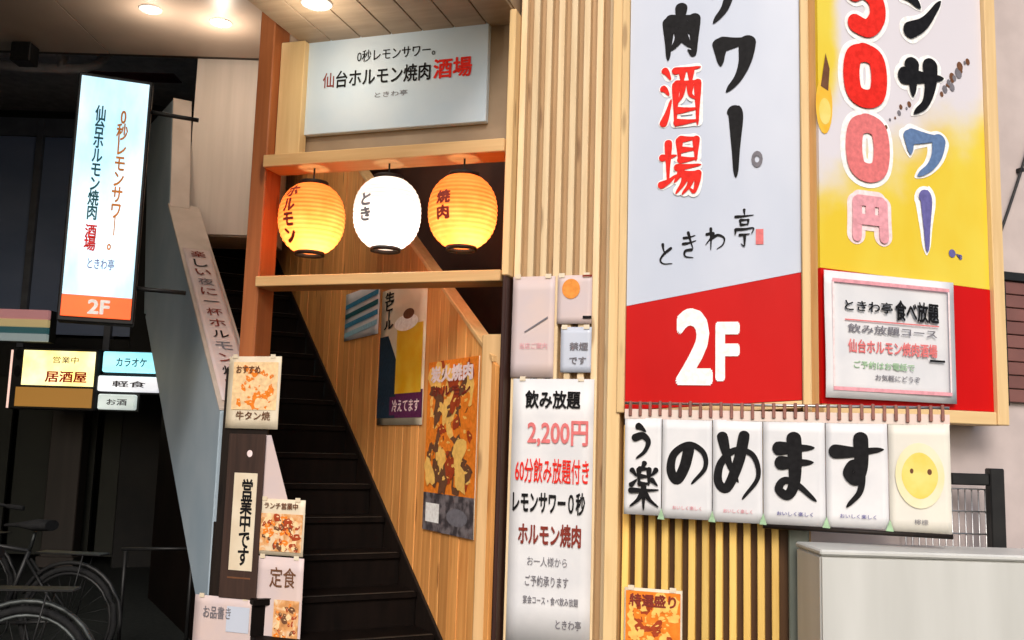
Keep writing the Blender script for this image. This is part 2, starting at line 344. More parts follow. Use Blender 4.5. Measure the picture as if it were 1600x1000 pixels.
G = {
 'の': [[(.52,.24),(.42,.6),(.26,.84),(.13,.66),(.2,.36),(.52,.18),(.82,.32),(.86,.6),(.6,.88)]],
 'め': [[(.2,.12),(.34,.5),(.5,.72)],[(.64,.1),(.52,.48),(.3,.82),(.13,.74),(.18,.5),(.46,.32),(.8,.38),(.9,.66),(.62,.94)]],
 'ま': [[(.18,.24),(.82,.22)],[(.22,.44),(.8,.42)],[(.5,.06),(.52,.4),(.5,.72),(.38,.88),(.22,.8),(.32,.68),(.54,.72),(.86,.92)]],
 'す': [[(.06,.26),(.5,.26),(.94,.22)],[(.58,.04),(.58,.46),(.48,.64),(.34,.55),(.44,.42),(.58,.5),(.56,.78),(.34,.98)]],
 'サ': [[(.06,.36),(.5,.34),(.94,.30)],[(.28,.1),(.3,.36),(.3,.64)],[(.7,.06),(.7,.44),(.58,.78),(.36,.96)]],
 'ワ': [[(.13,.14),(.13,.32),(.14,.5)],[(.13,.18),(.5,.17),(.87,.14)],[(.87,.14),(.8,.5),(.62,.78),(.36,.97)]],
 '｜': [[(.42,.03),(.5,.12),(.5,.5),(.5,.97)]],
 'ン': [[(.12,.16),(.26,.24),(.42,.38)],[(.16,.9),(.55,.68),(.9,.26)]],
 '肉': [[(.13,.3),(.13,.6),(.12,.97)],[(.13,.3),(.5,.29),(.87,.27)],[(.87,.27),(.87,.6),(.86,.93),(.74,.88)],[(.5,.06),(.44,.34),(.26,.52)],[(.5,.34),(.6,.42),(.74,.54)],[(.48,.52),(.42,.66),(.26,.8)],[(.5,.58),(.6,.66),(.74,.78)]],
 '酒': [[(.06,.1),(.14,.15),(.22,.24)],[(.02,.38),(.1,.41),(.18,.48)],[(.04,.94),(.14,.8),(.25,.58)],[(.32,.13),(.6,.12),(.98,.1)],[(.54,.14),(.54,.24),(.52,.34)],[(.76,.13),(.76,.24),(.76,.34)],[(.37,.33),(.37,.6),(.37,.96)],[(.37,.33),(.6,.33),(.94,.31)],[(.94,.31),(.94,.6),(.94,.96)],[(.37,.92),(.6,.92),(.94,.91)],[(.55,.35),(.53,.5),(.45,.6)],[(.75,.35),(.75,.5),(.87,.57)],[(.4,.74),(.6,.74),(.9,.73)]],
 '場': [[(.02,.37),(.2,.36),(.38,.34)],[(.2,.1),(.2,.4),(.2,.78)],[(.0,.84),(.2,.78),(.4,.68)],[(.48,.07),(.48,.25),(.48,.43)],[(.48,.07),(.7,.07),(.9,.06)],[(.9,.06),(.9,.25),(.9,.43)],[(.48,.25),(.7,.25),(.88,.25)],[(.48,.42),(.7,.42),(.9,.41)],[(.4,.55),(.7,.54),(.99,.52)],[(.54,.56),(.48,.68),(.38,.78)],[(.5,.66),(.7,.66),(.95,.64)],[(.95,.64),(.93,.82),(.86,.97),(.76,.92)],[(.66,.67),(.58,.82),(.42,.97)],[(.81,.67),(.74,.85),(.58,.99)]],
 'と': [[(.34,.08),(.38,.3),(.46,.46)],[(.82,.26),(.42,.5),(.22,.74),(.4,.9),(.86,.9)]],
 'き': [[(.2,.26),(.5,.24),(.8,.18)],[(.16,.46),(.5,.43),(.84,.36)],[(.44,.06),(.56,.34),(.7,.62)],[(.66,.66),(.3,.7),(.3,.88),(.7,.93)]],
 'わ': [[(.3,.06),(.31,.5),(.3,.95)],[(.1,.32),(.42,.28),(.26,.52),(.08,.74)],[(.28,.52),(.6,.36),(.88,.5),(.82,.76),(.58,.92)]],
 '亭': [[(.5,.02),(.5,.08),(.52,.16)],[(.08,.21),(.5,.2),(.92,.18)],[(.32,.3),(.32,.36),(.33,.43)],[(.32,.3),(.5,.3),(.68,.29)],[(.68,.29),(.68,.36),(.66,.43)],[(.32,.42),(.5,.42),(.68,.41)],[(.1,.54),(.1,.6),(.08,.68)],[(.1,.54),(.5,.54),(.92,.52),(.84,.66)],[(.28,.69),(.5,.68),(.74,.67)],[(.52,.68),(.52,.85),(.5,.98),(.36,.92)]],
 'う': [[(.36,.06),(.48,.1),(.64,.2)],[(.22,.42),(.56,.34),(.78,.52),(.64,.8),(.36,.98)]],
 '楽': [[(.52,.0),(.48,.07),(.4,.14)],[(.34,.14),(.34,.3),(.34,.47)],[(.34,.14),(.5,.14),(.66,.13)],[(.66,.13),(.66,.3),(.66,.47)],[(.34,.3),(.5,.3),(.66,.3)],[(.34,.46),(.5,.46),(.66,.45)],[(.1,.16),(.17,.21),(.25,.29)],[(.08,.5),(.16,.45),(.26,.38)],[(.9,.14),(.84,.2),(.75,.27)],[(.74,.36),(.82,.41),(.92,.48)],[(.05,.61),(.5,.6),(.95,.58)],[(.5,.5),(.5,.75),(.5,1.0)],[(.48,.63),(.32,.8),(.08,.94)],[(.52,.63),(.7,.8),(.95,.93)]],
 '5': [[(.84,.08),(.5,.08),(.24,.1)],[(.25,.1),(.22,.28),(.2,.45)],[(.2,.46),(.5,.37),(.8,.5),(.84,.74),(.6,.94),(.2,.88)]],
 '0': [[(.5,.06),(.22,.16),(.14,.5),(.22,.84),(.5,.94),(.78,.84),(.86,.5),(.78,.16),(.5,.06),(.4,.08)]],
 '円': [[(.14,.08),(.14,.5),(.12,.96)],[(.14,.1),(.5,.1),(.86,.1)],[(.86,.1),(.86,.5),(.88,.95)],[(.5,.12),(.5,.3),(.5,.5)],[(.16,.52),(.5,.52),(.84,.52)]],
}
def brush(t, ch, rc, wd, ink_, y, parent=None, lean=0, taper=True, name='lettering'):
    u0, z0, u1, z1 = rc; mb = MB(); n = 0
    for st in G[ch]:
        for _ in (0,):
            pts = [(u0 + (u1 - u0) * x + lean * (1 - v) * (u1 - u0), z1 - (z1 - z0) * v) for x, v in st]
            mb.stroke(pts, wd, y - .00035 * n, taper); n += 1
    return t.part(name, mb, ink_, parent)
def patch(t, name, polys, ink_, y, parent=None):
    mb = MB()
    for p in polys: mb.flat(p, y)
    return t.part(name, mb, ink_, parent)
def food(t, rc, y, seed, cols, n=26, base=None, rmax=.15):
    n = n * 3
    """printed picture of grilled pieces: uneven flat blobs with a lighter streak each, over a base colour"""
    rr = random.Random(seed); u0, z0, u1, z1 = rc; W_, H_ = u1 - u0, z1 - z0
    mb = MB(); mb.flat(rp(rc), y)
    for k in range(n):
        cx, cz = u0 + W_ * rr.uniform(.1, .9), z0 + H_ * rr.uniform(.08, .92); a = rr.uniform(0, 3.14)
        rx = min(W_, H_) * rr.uniform(.04, rmax); rz = rx * rr.uniform(.45, .8); pts = []
        for i in range(13):
            th = 6.283 * i / 13; q = rr.uniform(.65, 1.25); x, z = rx * q * math.cos(th), rz * q * math.sin(th)
            pts.append((min(u1, max(u0, cx + x * math.cos(a) - z * math.sin(a))), min(z1, max(z0, cz + x * math.sin(a) + z * math.cos(a)))))
        mb.mi = rr.choice(range(1, len(cols))); mb.flat(pts, y - .00002 * (2 * k + 1))
        mb.mi = len(cols) - 1; c_ = [(cx + (p - cx) * .34 + rz * .2, cz + (q - cz) * .16 + rz * .25) for p, q in pts]
        c_ = [(min(u1, max(u0, p)), min(z1, max(z0, q))) for p, q in c_]; mb.flat(c_, y - .00002 * (2 * k + 2))
    return t.part('food_print', mb, cols)
def rp(rc): u0, z0, u1, z1 = rc; return [(u0, z0), (u1, z0), (u1, z1), (u0, z1)]
def ell(cx, cz, rx, rz, n=20, ph=0): return [(cx + rx * math.cos(ph + 2 * math.pi * i / n), cz + rz * math.sin(ph + 2 * math.pi * i / n)) for i in range(n)]
def sub(rc, a, b, c, d):
    """sub-rectangle by fractions: x a..c, from the top b..d"""
    u0, z0, u1, z1 = rc; return (u0 + (u1 - u0) * a, z1 - (z1 - z0) * d, u0 + (u1 - u0) * c, z1 - (z1 - z0) * b)
# ================================================================== SETTING
g = MB(); g.box(-60, 60, -40, 60, -.3, 0); structure('pavement', g, K['asphalt'])
# high soffit over the passage and stairs: panels with recessed joints
def slab(poly, z0, z1):
    mb = MB(); a = [mb.b.verts.new((x, y, z0)) for x, y in poly]; c = [mb.b.verts.new((x, y, z1)) for x, y in poly]; n = len(poly)
    mb._f(a); mb._f(c[::-1])
    for i in range(n): mb._f((a[i], a[(i + 1) % n], c[(i + 1) % n], c[i]))
    return mb
ceil = structure('ceiling', slab([(-7.2, 2.2), (-1.62, 2.2), (-1.62, 5.72), (1.2, 5.0), (1.2, 8.1), (-7.2, 8.1)], 4.83, 4.98), K['soffit'])  # front stretch is unseen, extended to shade the passage
for i, (xa, xb) in enumerate([(-7.19, -5.41), (-5.40, -3.61), (-3.60, -1.81)]):
    for j, (ya, yb) in enumerate([(2.21, 4.60), (4.61, 6.33), (6.34, 8.08)]):
        mb = slab([(xa, ya), (xb, ya), (xb, yb), (xa, yb)], 4.8, 4.827); o = mb.build('ceiling_panel', K['soffit'], ceil)
mb = MB(); mb.box(-7.2, 1.2, 8.1, 8.2, 4.83, 5.7); structure('ceiling_fascia', mb, K['backdark'])
mb = MB(); mb.box(-7.4, 3.5, 8.2, 12.2, 5.6, 5.7); structure('back_ceiling', mb, K['duct'])
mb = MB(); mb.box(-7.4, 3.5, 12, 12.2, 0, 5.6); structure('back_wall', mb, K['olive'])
mb = MB(); mb.box(-7.4, -7.2, 0, 12, 0, 5.6); structure('side_wall', mb, K['black'])  # unseen wall, run forward to block sun from the passage
# dark inner shell of the stairwell, behind the boarded wall
def inS(fr, u0, u1, y0, y1, z0, z1, name, m_):
    mb = MB(); mb.box(u0, u1, y0, y1, z0, z1); return structure(name, mb, m_, fr)
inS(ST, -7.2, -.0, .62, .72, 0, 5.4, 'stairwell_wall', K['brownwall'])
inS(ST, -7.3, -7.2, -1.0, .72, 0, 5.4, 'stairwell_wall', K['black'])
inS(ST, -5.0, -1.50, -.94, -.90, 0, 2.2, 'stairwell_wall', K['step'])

# building body behind the slats and its plastered flank
bw = MB(); bw.box(-.03, 1.548, .10, .3, 0, 5.0); structure('facade_wall', bw, K['backtan'], FA)
mb = MB(); mb.box(.615, 1.44, .05, .098, 0, 1.62); structure('dark_wall_panel', mb, K['brownback'], FA)
mb = MB(); mb.box(.03, 6, .16, .4, 0, 5.2); structure('flank_wall', mb, K['mauve'], YE)

# ================================================================== STAIRS AND WALLS
KS = .695
def zb(s): return -.066 + KS * s
t = Thing('staircase', 'dark wooden staircase climbing away between the boarded wall and the grey parapet', 'stairs', ST, -.38, 0, -.6)
first = None
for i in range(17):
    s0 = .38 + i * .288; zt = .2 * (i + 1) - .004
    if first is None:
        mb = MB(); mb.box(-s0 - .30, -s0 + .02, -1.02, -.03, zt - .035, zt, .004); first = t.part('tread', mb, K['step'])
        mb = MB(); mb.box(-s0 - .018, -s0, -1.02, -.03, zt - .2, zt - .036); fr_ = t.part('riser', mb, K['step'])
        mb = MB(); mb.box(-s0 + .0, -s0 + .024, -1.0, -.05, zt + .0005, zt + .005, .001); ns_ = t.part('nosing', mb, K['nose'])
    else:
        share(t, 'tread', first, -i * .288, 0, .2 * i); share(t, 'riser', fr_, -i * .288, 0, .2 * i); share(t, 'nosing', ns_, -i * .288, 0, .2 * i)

t = Thing('boarded_wall', 'sloping wall of orange cedar boards along the right side of the stairs', 'wall', ST, -2, 0, 0)
s = .06; k = 0
while s < 4.9:
    wd = .128
    a, b = s + .0025, s + wd - .0025; dy = random.uniform(-.003, .003)
    mb = MB(); mb.prism([(-b, zb(b) + .0), (-a, zb(a) + .0), (-a, zb(a) + 1.95), (-b, zb(b) + 1.95)], dy, .025 + dy, .002)
    t.part('plank', mb, K['plank']); s += wd; k += 1
mb = MB(); mb.prism([(-4.9, zb(4.9) + .03), (-4.9, zb(4.9) + 1.93), (-.06, zb(.06) + 1.93), (-.06, zb(.06) + .03)], .03, .06); t.part('backing', mb, K['backdark'])
mb = MB(); mb.prism([(-4.95, zb(4.95) - .22), (-.3, zb(.3) - .22), (-.3, zb(.3) + .03), (-4.95, zb(4.95) + .03)], -.022, -.004, .003); t.part('skirting', mb, K['dark'])
mb = MB(); mb.prism([(-4.95, zb(4.95) + 1.952), (-.09, zb(.09) + 1.952), (-.09, zb(.09) + 1.985), (-4.95, zb(4.95) + 1.985)], -.012, .075, .003); t.part('cap_rail', mb, K['beam'])

# grey parapet on the left of the stairs
YL, TH = -1.197, .245
def zl(s): return 1.644 + .70 * (s - 1.3)
t = Thing('stair_parapet', 'blue-grey plastered parapet wall rising with the stairs, beside the lit blue sign', 'wall', ST, -1.3, .3, YL)
mb = MB(); mb.prism([(-1.3, .30), (-1.3, zl(1.3)), (-3.80, zl(3.80)), (-4.70, 2.56), (-1.643, .527)], YL, YL + TH, .006)
t.part('wall_body', mb, K['grey'])
mb = MB(); mb.prism([(-3.802, zl(3.80) - .6), (-3.82, 3.4), (-4.10, 4.45), (-5.6, 4.62), (-4.80, 2.6)], YL + .001, YL + .15, .006); t.part('upper_wall', mb, K['grey'])
mb = MB(); mb.prism([(-3.80, 3.42), (-4.08, 4.46), (-4.098, 4.45), (-3.818, 3.40)], YL + .004, YL + .162, .002); t.part('edge_panel', mb, K['coping'])
ang = math.atan(.70)
mb = MB(); mb.prism([(-3.86, zl(3.86) + .002), (-1.305, zl(1.305) + .002), (-1.305, zl(1.305) + .022), (-3.86, zl(3.86) + .022)], YL - .006, YL + TH + .006, .004); t.part('coping', mb, K['coping'])
# pink strip with characters lying on the coping
org = ST.pt(-1.36, YL + TH / 2, zl(1.36) + .026)
X = ST.y.copy(); Zs = (-ST.x * math.cos(ang) + Vector((0, 0, 1)) * math.sin(ang)).normalized(); Yn = Zs.cross(X)
mw = Matrix((X, Yn, Zs)).transposed().to_4x4(); mw.translation = org
t = Thing('coping_banner', 'narrow pink paper strip of vertical characters lying on the sloping parapet top', 'banner', ST, 0, 0, mw=mw)
mb = MB(); mb.sheet(-.105, .105, 0, 2.15, -.003, .003, 8, 3); t.part('sheet', mb, K['pinkp'])
for i, (txt, ik) in enumerate(zip('楽しい夜に一杯ホルモン焼肉', 'mkmgmkmmkgmkm')):
    z = 2.05 - i * .155
    lettering(t, txt, (-.055, z - .062, .055, z + .062), I[ik], -.0085, .15, keep=True)

# hanging beige panelled column above the stairs
t = Thing('hanging_column', 'pale beige panelled column hanging from the ceiling behind the orange post', 'column', W0, -2.42, 3.23, 8.25)
x0, x1 = -2.88, -2.165; n = 1
for i in range(n):
    a, b = x0 + (x1 - x0) * i / n, x0 + (x1 - x0) * (i + 1) / n
    mb = MB(); mb.box(a + .0012, b - .0012, 8.22, 8.25, 3.24, 5.58, .003); t.part('panel', mb, K['pillar'])
mb = MB(); mb.box(x0, x1, 8.252, 8.8, 3.23, 5.59); t.part('core', mb, K['pillar'])

# ================================================================== DOORWAY
zc = 3.95
t = Thing('doorway_frame', 'timber doorway frame with two pale shelf beams around the lanterns', 'door frame', FA, -.78, 0)
uL0, uL1 = -1.695, -1.59
mb = MB(); mb.box(uL0, uL1, -.02, .16, 0, 4.8, .006); t.part('post', mb, K['orange'], label='left post with lantern glow painted into its orange')
z1 = FA.uv(610, 437)[1]; z2 = FA.uv(610, 243)[1]
mb = MB(); mb.box(-.046, -.024, -.05, .2, 0, z1, .004); t.part('post', mb, K['darkred'], label='thin dark lower right post')
mb = MB(); mb.box(-.055, -.016, -.045, .2, z1 + .002, zc, .005); t.part('post', mb, K['frame'], label='pale upper right post')
for z, h in ((z1, .062), (z2, .075)):
    mb = MB(); mb.box(-1.588, -.057, -.06, .14, z - h / 2, z + h / 2, .004); t.part('beam', mb, K['beam'])
mb = MB(); mb.box(-1.588, -1.42, .06, .14, z2 + .04, zc, .004); t.part('trim', mb, K['frame'])
mb = MB(); mb.box(-1.588, -.057, .16, .2, z2 + .038, zc + .14); t.part('sign_backboard', mb, K['canopy'])
t = Thing('entrance_canopy', 'brown board canopy above the white shop sign, front extended for shade', 'canopy', FA, -.78, zc, 0)
for i in range(7):
    a = -1.474 + i * .2045
    mb = MB(); mb.box(a + .003, a + .2015, -1.6, .158, zc + .002, zc + .022, .003); t.part('soffit_board', mb, K['canopy'])  # unseen front of the canopy is extended to darken the doorway
mb = MB(); mb.box(-1.474, -.04, -1.62, .155, zc + .024, zc + .16); t.part('deck', mb, K['canopy'])

t = Thing('newel_board', 'pale upright pine board closing the near end of the boarded wall', 'board', FA, -.14, 0, .07)
mb = MB(); mb.box(-.19, -.052, .06, .10, 0, FA.uv(770, 520)[1], .006); t.part('board', mb, K['newel'])
mb = MB(); mb.box(-.18, -.062, .101, .13, .0, FA.uv(770, 520)[1] - .02); t.part('batten', mb, K['dark'])

# white shop sign over the lanterns
yS = .112
c = [FA.uv(482, 46, yS), FA.uv(758, 13, yS), FA.uv(766, 186, yS), FA.uv(474, 214, yS)]
u0, u1 = (c[0][0] + c[3][0]) / 2, (c[1][0] + c[2][0]) / 2; za, zb_ = (c[2][1] + c[3][1]) / 2, (c[0][1] + c[1][1]) / 2
matte_sign = mat('sign_acrylic', (.56, .67, .78), (.64, .72, .80), sc=(3, 3, 3), rough=.7, spec=.15)
t = Thing('shop_sign', 'wide white lit sign with black and red brush characters above the lanterns', 'sign', FA, (u0 + u1) / 2, za, yS)
mb = MB(); mb.box(u0, u1, yS, yS + .045, za, zb_, .004); t.part('panel', mb, matte_sign)
rc = (u0, za, u1, zb_)
lettering(t, '0秒レモンサワー。', sub(rc, .29, .26, .72, .37), I['k'], yS - .003, .1)
lettering(t, '仙', sub(rc, .10, .44, .165, .58), I['m'], yS - .003, .15)
lettering(t, '台ホルモン焼肉', sub(rc, .175, .43, .70, .59), I['k'], yS - .003, .25)
lettering(t, '酒場', sub(rc, .715, .41, .92, .59), I['r'], yS - .003, .4)
lettering(t, 'ときわ亭', sub(rc, .40, .66, .58, .71), I['g'], yS - .003, .0)

# ---- lanterns
def lantern(px, py, label, paper, watts, col, body, ik, first=None):
    u, z = FA.uv(px, py, .03)
    Rr, H = .196, .225
    t = Thing('paper_lantern', label, 'lantern', FA, u, z - H, .03, 'paper lanterns on the shelf over the doorway')
    prof = []; N = 64
    for i in range(N + 1):
        v = -1 + 2 * i / N; r = Rr * math.sqrt(max(0, 1 - (abs(v) ** 2.3) * .80)); r += .006 * abs(math.sin(i * math.pi / 4)) - .004
        prof.append((r, z + v * (H - .022)))
    mb = MB(); mb.lathe([(r, zz - 0) for r, zz in prof], (u, .03, 0), 40, cap=False); sh = t.part('shade', mb, paper)
    for sg in (-1, 1):
        mb = MB(); r = prof[0][0]
        zc_ = z + sg * (H - .022)
        mb.lathe([(r - .012, 0), (r + .004, 0), (r + .004, sg * .022), (r - .012, sg * .022), (r - .012, 0)], (u, .03, zc_), 32, cap=False); t.part('rim', mb, K['dark'])
    mb = MB(); mb.tube([(u, .03, z + H - .02), (u, .03, z2 - .04)], .006, 6); mb.box(u - .08, u + .08, .025, .035, z + H - .012, z + H - .002); t.part('cord', mb, K['blackm'])
    # characters wrapped round the paper
    n = len(body); hh = .088
    for i, ch in enumerate(body):
        zz = z + (n - 1) * hh / 2 - i * hh
        me = text_mesh(ch, .1, .005); bm = bmesh.new(); bm.from_mesh(me)
        bmesh.ops.subdivide_edges(bm, edges=[e for e in bm.edges if e.calc_length() > .012], cuts=2); bm.to_mesh(me); bm.free()
        xs = [v.co.x for v in me.vertices]; ys = [v.co.y for v in me.vertices]; mx, my = (min(xs) + max(xs)) / 2, (min(ys) + max(ys)) / 2
        fz = min(1.0, .08 / max(.02, max(ys) - min(ys)))
        for v in me.vertices:
            lx, lz = (v.co.x - mx) * .9, (v.co.y - my) * fz
            Z = zz + lz; q = (Z - z) / (H - .022); r = Rr * math.sqrt(max(0, 1 - min(1, abs(q)) ** 2.3 * .80)) + .005
            th = -1.80 + lx / r
            r += v.co.z; v.co = (r * math.cos(th), r * math.sin(th), Z - (z - H))
        me.materials.clear(); me.materials.append(I[ik]); o = bpy.data.objects.new('lettering', me); COL.objects.link(o); o.parent = t.e
    ld = bpy.data.lights.new('lantern_bulb', 'POINT'); ld.energy = watts; ld.color = col; ld.shadow_soft_size = .05
    lo_ = bpy.data.objects.new('lantern_bulb', ld); COL.objects.link(lo_); lo_.parent = t.e; lo_.location = (.03, -.02, H * .5)
    return t
PO = paper_lamp('orange_lamp_paper', (.95, .27, .06), (.96, .36, .10), 0); PW = paper_lamp('white_lamp_paper', (.9, .88, .82), (.95, .94, .9), 0)
lantern(487, 342, 'orange paper lantern nearest the orange post, dark characters on its left', PO, 3.4, (1, .78, .55), 'ホルモン', 'm')
lantern(605, 334, 'glowing white paper lantern between the two orange ones', PW, 2.2, (1, .95, .88), 'とき', 'g')
lantern(723, 331, 'orange paper lantern nearest the pale slats, against the dark stairwell', PO, 3.0, (1, .78, .55), '焼肉', 'm')

# ---- downlights
def downlight(p, label, watts, col):
    t = Thing('downlight', label, 'downlight', W0, p[0], p[2], p[1], 'round ceiling downlights')
    x, y, z = p
    mb = MB(); mb.lathe([(.055, -.008), (.085, -.008), (.09, -.001), (.055, -.001), (.055, -.008)], (x, y, z), 28, cap=False); t.part('trim_ring', mb, K['white'])
    mb = MB(); mb.lathe([(.0, -.03), (.03, -.027), (.048, -.016), (.054, -.002)], (x, y, z), 24); t.part('lens', mb, glow('downlight_lens', (1, .95, .85), 14))
    ld = bpy.data.lights.new('downlight_lamp', 'POINT'); ld.energy = watts; ld.color = col; ld.shadow_soft_size = .04
    o = bpy.data.objects.new('downlight_lamp', ld); COL.objects.link(o); o.parent = t.e; o.location = (0, 0, -.24)
def onz(px, py, z):
    d = ray(px, py); return CAM + d * ((z - 1.5) / d.z)
downlight(onz(235, 14, 4.8), 'round warm downlight in the beige ceiling above the blue lit sign', 4.5, (1, .86, .70))
downlight(onz(345, 35, 4.8), 'round warm downlight in the beige ceiling just before the hanging column', 7, (1, .86, .70))
downlight(onz(495, 5, zc), 'round downlight in the canopy over the white shop sign', 5, (1, .9, .74))

# ================================================================== POSTERS ON THE BOARDED WALL (plane y = -.006)
def srect(x0, y0, x1, y1, y=-.008): return ST.rect(x0, y0, x1, y1, y)
rc = srect(540, 452, 592, 527)
t = Thing('striped_poster', 'small white poster with slanting blue stripes on the boards below the white lantern', 'poster', ST, (rc[0] + rc[2]) / 2, rc[1], -.008)
mb = MB(); mb.sheet(rc[0], rc[2], rc[1], rc[3], -.008, .003, 6, 1); t.part('sheet', mb, K['white'])
for i, ik in enumerate(('bl', 't', 'bl', 'lb')):
    f = .12 + .2 * i; q = sub(rc, .02, f, .98, f + .2); u0, a, u1, b = q; h = (b - a)
    patch(t, 'print', [[(u0, a - h * .1), (u1, a + h * .55), (u1, a + h * 1.05), (u0, a + h * .4)]], I[ik], -.0135)
rc = srect(594, 446, 664, 664)
t = Thing('beer_poster', 'tall poster of a golden beer mug on dark ground beside the striped one', 'poster', ST, (rc[0] + rc[2]) / 2, rc[1], -.008)
mb = MB(); mb.sheet(rc[0], rc[2], rc[1], rc[3], -.008, .003, 6, 2); t.part('sheet', mb, K['cream'])
patch(t, 'print', [rp(sub(rc, 0, .76, 1, .95))], I['pu'], -.0133)
patch(t, 'print', [[(sub(rc, .0, .30, 1, 1)[0], sub(rc, 0, 0, 1, .95)[1]), (sub(rc, 0, 0, .42, 1)[2], sub(rc, 0, 0, 1, .95)[1]), (sub(rc, 0, 0, .42, 1)[2], sub(rc, 0, .55, 1, 1)[3]), (sub(rc, 0, 0, .2, 1)[2], sub(rc, 0, .35, 1, 1)[3]), (rc[0], sub(rc, 0, .35, 1, 1)[3])]], I['n'], -.0135)
patch(t, 'print', [rp(sub(rc, .40, .30, .96, .78))], K['beer'], -.0138)
patch(t, 'print', [ell((rc[0] + rc[2]) / 2 + .07, sub(rc, 0, .28, 1, 1)[3], (rc[2] - rc[0]) * .26, .055)], I['w'], -.0141)
patch(t, 'print', [ell((rc[0] + rc[2]) / 2 + .11, sub(rc, 0, .22, 1, 1)[3], (rc[2] - rc[0]) * .12, .035)], I['br'], -.0143)
patch(t, 'print', [rp(sub(rc, .3, .80, .98, .93))], I['pu'], -.0145)
lettering(t, '生ビール', sub(rc, .08, .02, .30, .30), I['k'], -.0138, .5, True)
lettering(t, '冷えてます', sub(rc, .36, .82, .94, .91), I['pl'], -.0150, .3)
rc = srect(666, 562, 745, 836)
t = Thing('grill_poster', 'tall poster of orange grilled food with a dark strip at its foot', 'poster', ST, (rc[0] + rc[2]) / 2, rc[1], -.008)
mb = MB(); mb.sheet(rc[0], rc[2], rc[1], rc[3], -.008, .003, 6, 4); t.part('sheet', mb, K['cream'])
food(t, sub(rc, 0, .0, 1, .78), -.0135, 3, [I['fo'], I['br'], I['fr'], I['fo'], I['fy']], 46)
patch(t, 'print', [rp(sub(rc, .0, .78, 1, 1))], K['greyp'], -.0137)
patch(t, 'print', [rp(sub(rc, .06, .84, .34, .95))], I['w'], -.0140)
patch(t, 'print', [ell((sub(rc, .48, 0, .9, 1)[0] + sub(rc, .48, 0, .9, 1)[2]) / 2, sub(rc, 0, .9, 1, .9)[1], (rc[2] - rc[0]) * .2, .05)], I['g'], -.0142)
lettering(t, '炭火焼肉', sub(rc, .08, .03, .92, .13), I['pl'], -.0200, .6)
lettering(t, 'ホルモン', sub(rc, .12, .15, .88, .21), I['m'], -.0200, .5)

# ================================================================== LEFT FRONT: PARAPET END WITH NOTICES
t = Thing('notice_board', 'dark board at the foot of the parapet carrying menus and photo notices', 'notice board', FA, -1.55, 0, -.02)
mb = MB(); mb.prism([(-1.865, 0), (-1.26, 0), (-1.26, 1.03), (-1.36, 1.03), (-1.46, 1.45), (-1.47, 1.9), (-1.765, 1.9), (-1.765, .50), (-1.87, .48)], -.03, -.002, .004); t.part('board', mb, K['dark'])
for u in (-1.78, -1.34):
    mb = MB(); mb.box(u - .02, u + .02, -.002, .05, 0, 1.0, .003); t.part('leg', mb, K['dark'])
def fr(x0, y0, x1, y1, y=-.04): return FA.rect(x0, y0, x1, y1, y)
def paper(name, label, rc, M, y, seed, cat='poster', amp=.004, group=None):
    t = Thing(name, label, cat, FA, (rc[0] + rc[2]) / 2, rc[1], y, group)
    mb = MB(); mb.sheet(rc[0], rc[2], rc[1], rc[3], y, amp, 7, seed); t.part('sheet', mb, M)
    for q in (.12, .84):
        u = rc[0] + (rc[2] - rc[0]) * q; mb = MB(); mb.box(u - .016, u + .016, y - .0062, y - .0055, rc[3] - .012, rc[3] + .012); t.part('tape', mb, K['cream'])
    return t
rc = fr(356, 557, 438, 670); y = -.044
t = paper('dish_notice', 'cream notice with an orange dish photo, topmost on the parapet board', rc, K['cream'], y, 5)
food(t, sub(rc, .10, .08, .95, .74), y - .0055, 11, [I['fc'], I['fo'], I['fc'], I['fo'], I['fc']], 22)
lettering(t, 'おすすめ', sub(rc, .16, .13, .62, .24), I['br'], y - .0095, .4)
lettering(t, '牛タン焼', sub(rc, .2, .76, .85, .88), I['br'], y - .006, .2)
# pink tapered notice
zA, zB = FA.uv(420, 680, -.037)[1], FA.uv(420, 780, -.037)[1]
t = Thing('pink_notice', 'tapering pale pink sheet behind the dark menu strip', 'notice', FA, FA.uv(425, 780)[0], zB, -.037)
ua = FA.uv(412, 682, -.037)[0]; ub = FA.uv(424, 682, -.037)[0]; uc = FA.uv(450, 778, -.037)[0]; ud = FA.uv(404, 778, -.037)[0]
mb = MB(); mb.prism([(ud, zB), (uc, zB), (ub, zA), (ua, zA)], -.0385, -.037); t.part('sheet', mb, K['pinkp'])
# dark menu strip
rc = fr(352, 678, 412, 936); y = -.056
t = Thing('menu_strip', 'long dark brown hanging menu strip with a cream centre of black characters', 'menu', FA, (rc[0] + rc[2]) / 2, rc[1], y)
sh = -.05
mb = MB(); mb.box(rc[0], rc[2] - .01, y, y + .008, rc[1], rc[3], .002); t.part('board', mb, wood('menu_board', (.055, .028, .02), (.03, .016, .012)))
q = sub(rc, .22, .24, .82, .83); mb = MB(); mb.box(q[0], q[2], y - .003, y - .0005, q[1], q[3]); t.part('cream_panel', mb, K['cream'])
lettering(t, '営業中です', sub(q, .34, .06, .86, .95), I['k'], y - .0045, .4, True)
patch(t, 'print', [ell(sub(rc, .58, 0, 1, 1)[0], sub(rc, 0, .12, 1, .12)[1], .018, .02)], I['pl'], y - .002)
patch(t, 'print', [rp(sub(rc, .2, .87, .8, .88))], I['br'], y - .002)
rc = fr(404, 780, 476, 868); y = -.044
t = paper('food_notice', 'square notice with a brown grilled food photo right of the menu strip', rc, K['cream'], y, 8)
food(t, sub(rc, .04, .26, .97, .93), y - .0055, 12, [K['meat'], I['br'], I['fr'], I['fo'], I['fc']], 22)
lettering(t, 'ランチ営業中', sub(rc, .12, .06, .85, .18), I['br'], y - .006, .3)
rc = fr(398, 870, 472, 1030); y = -.044
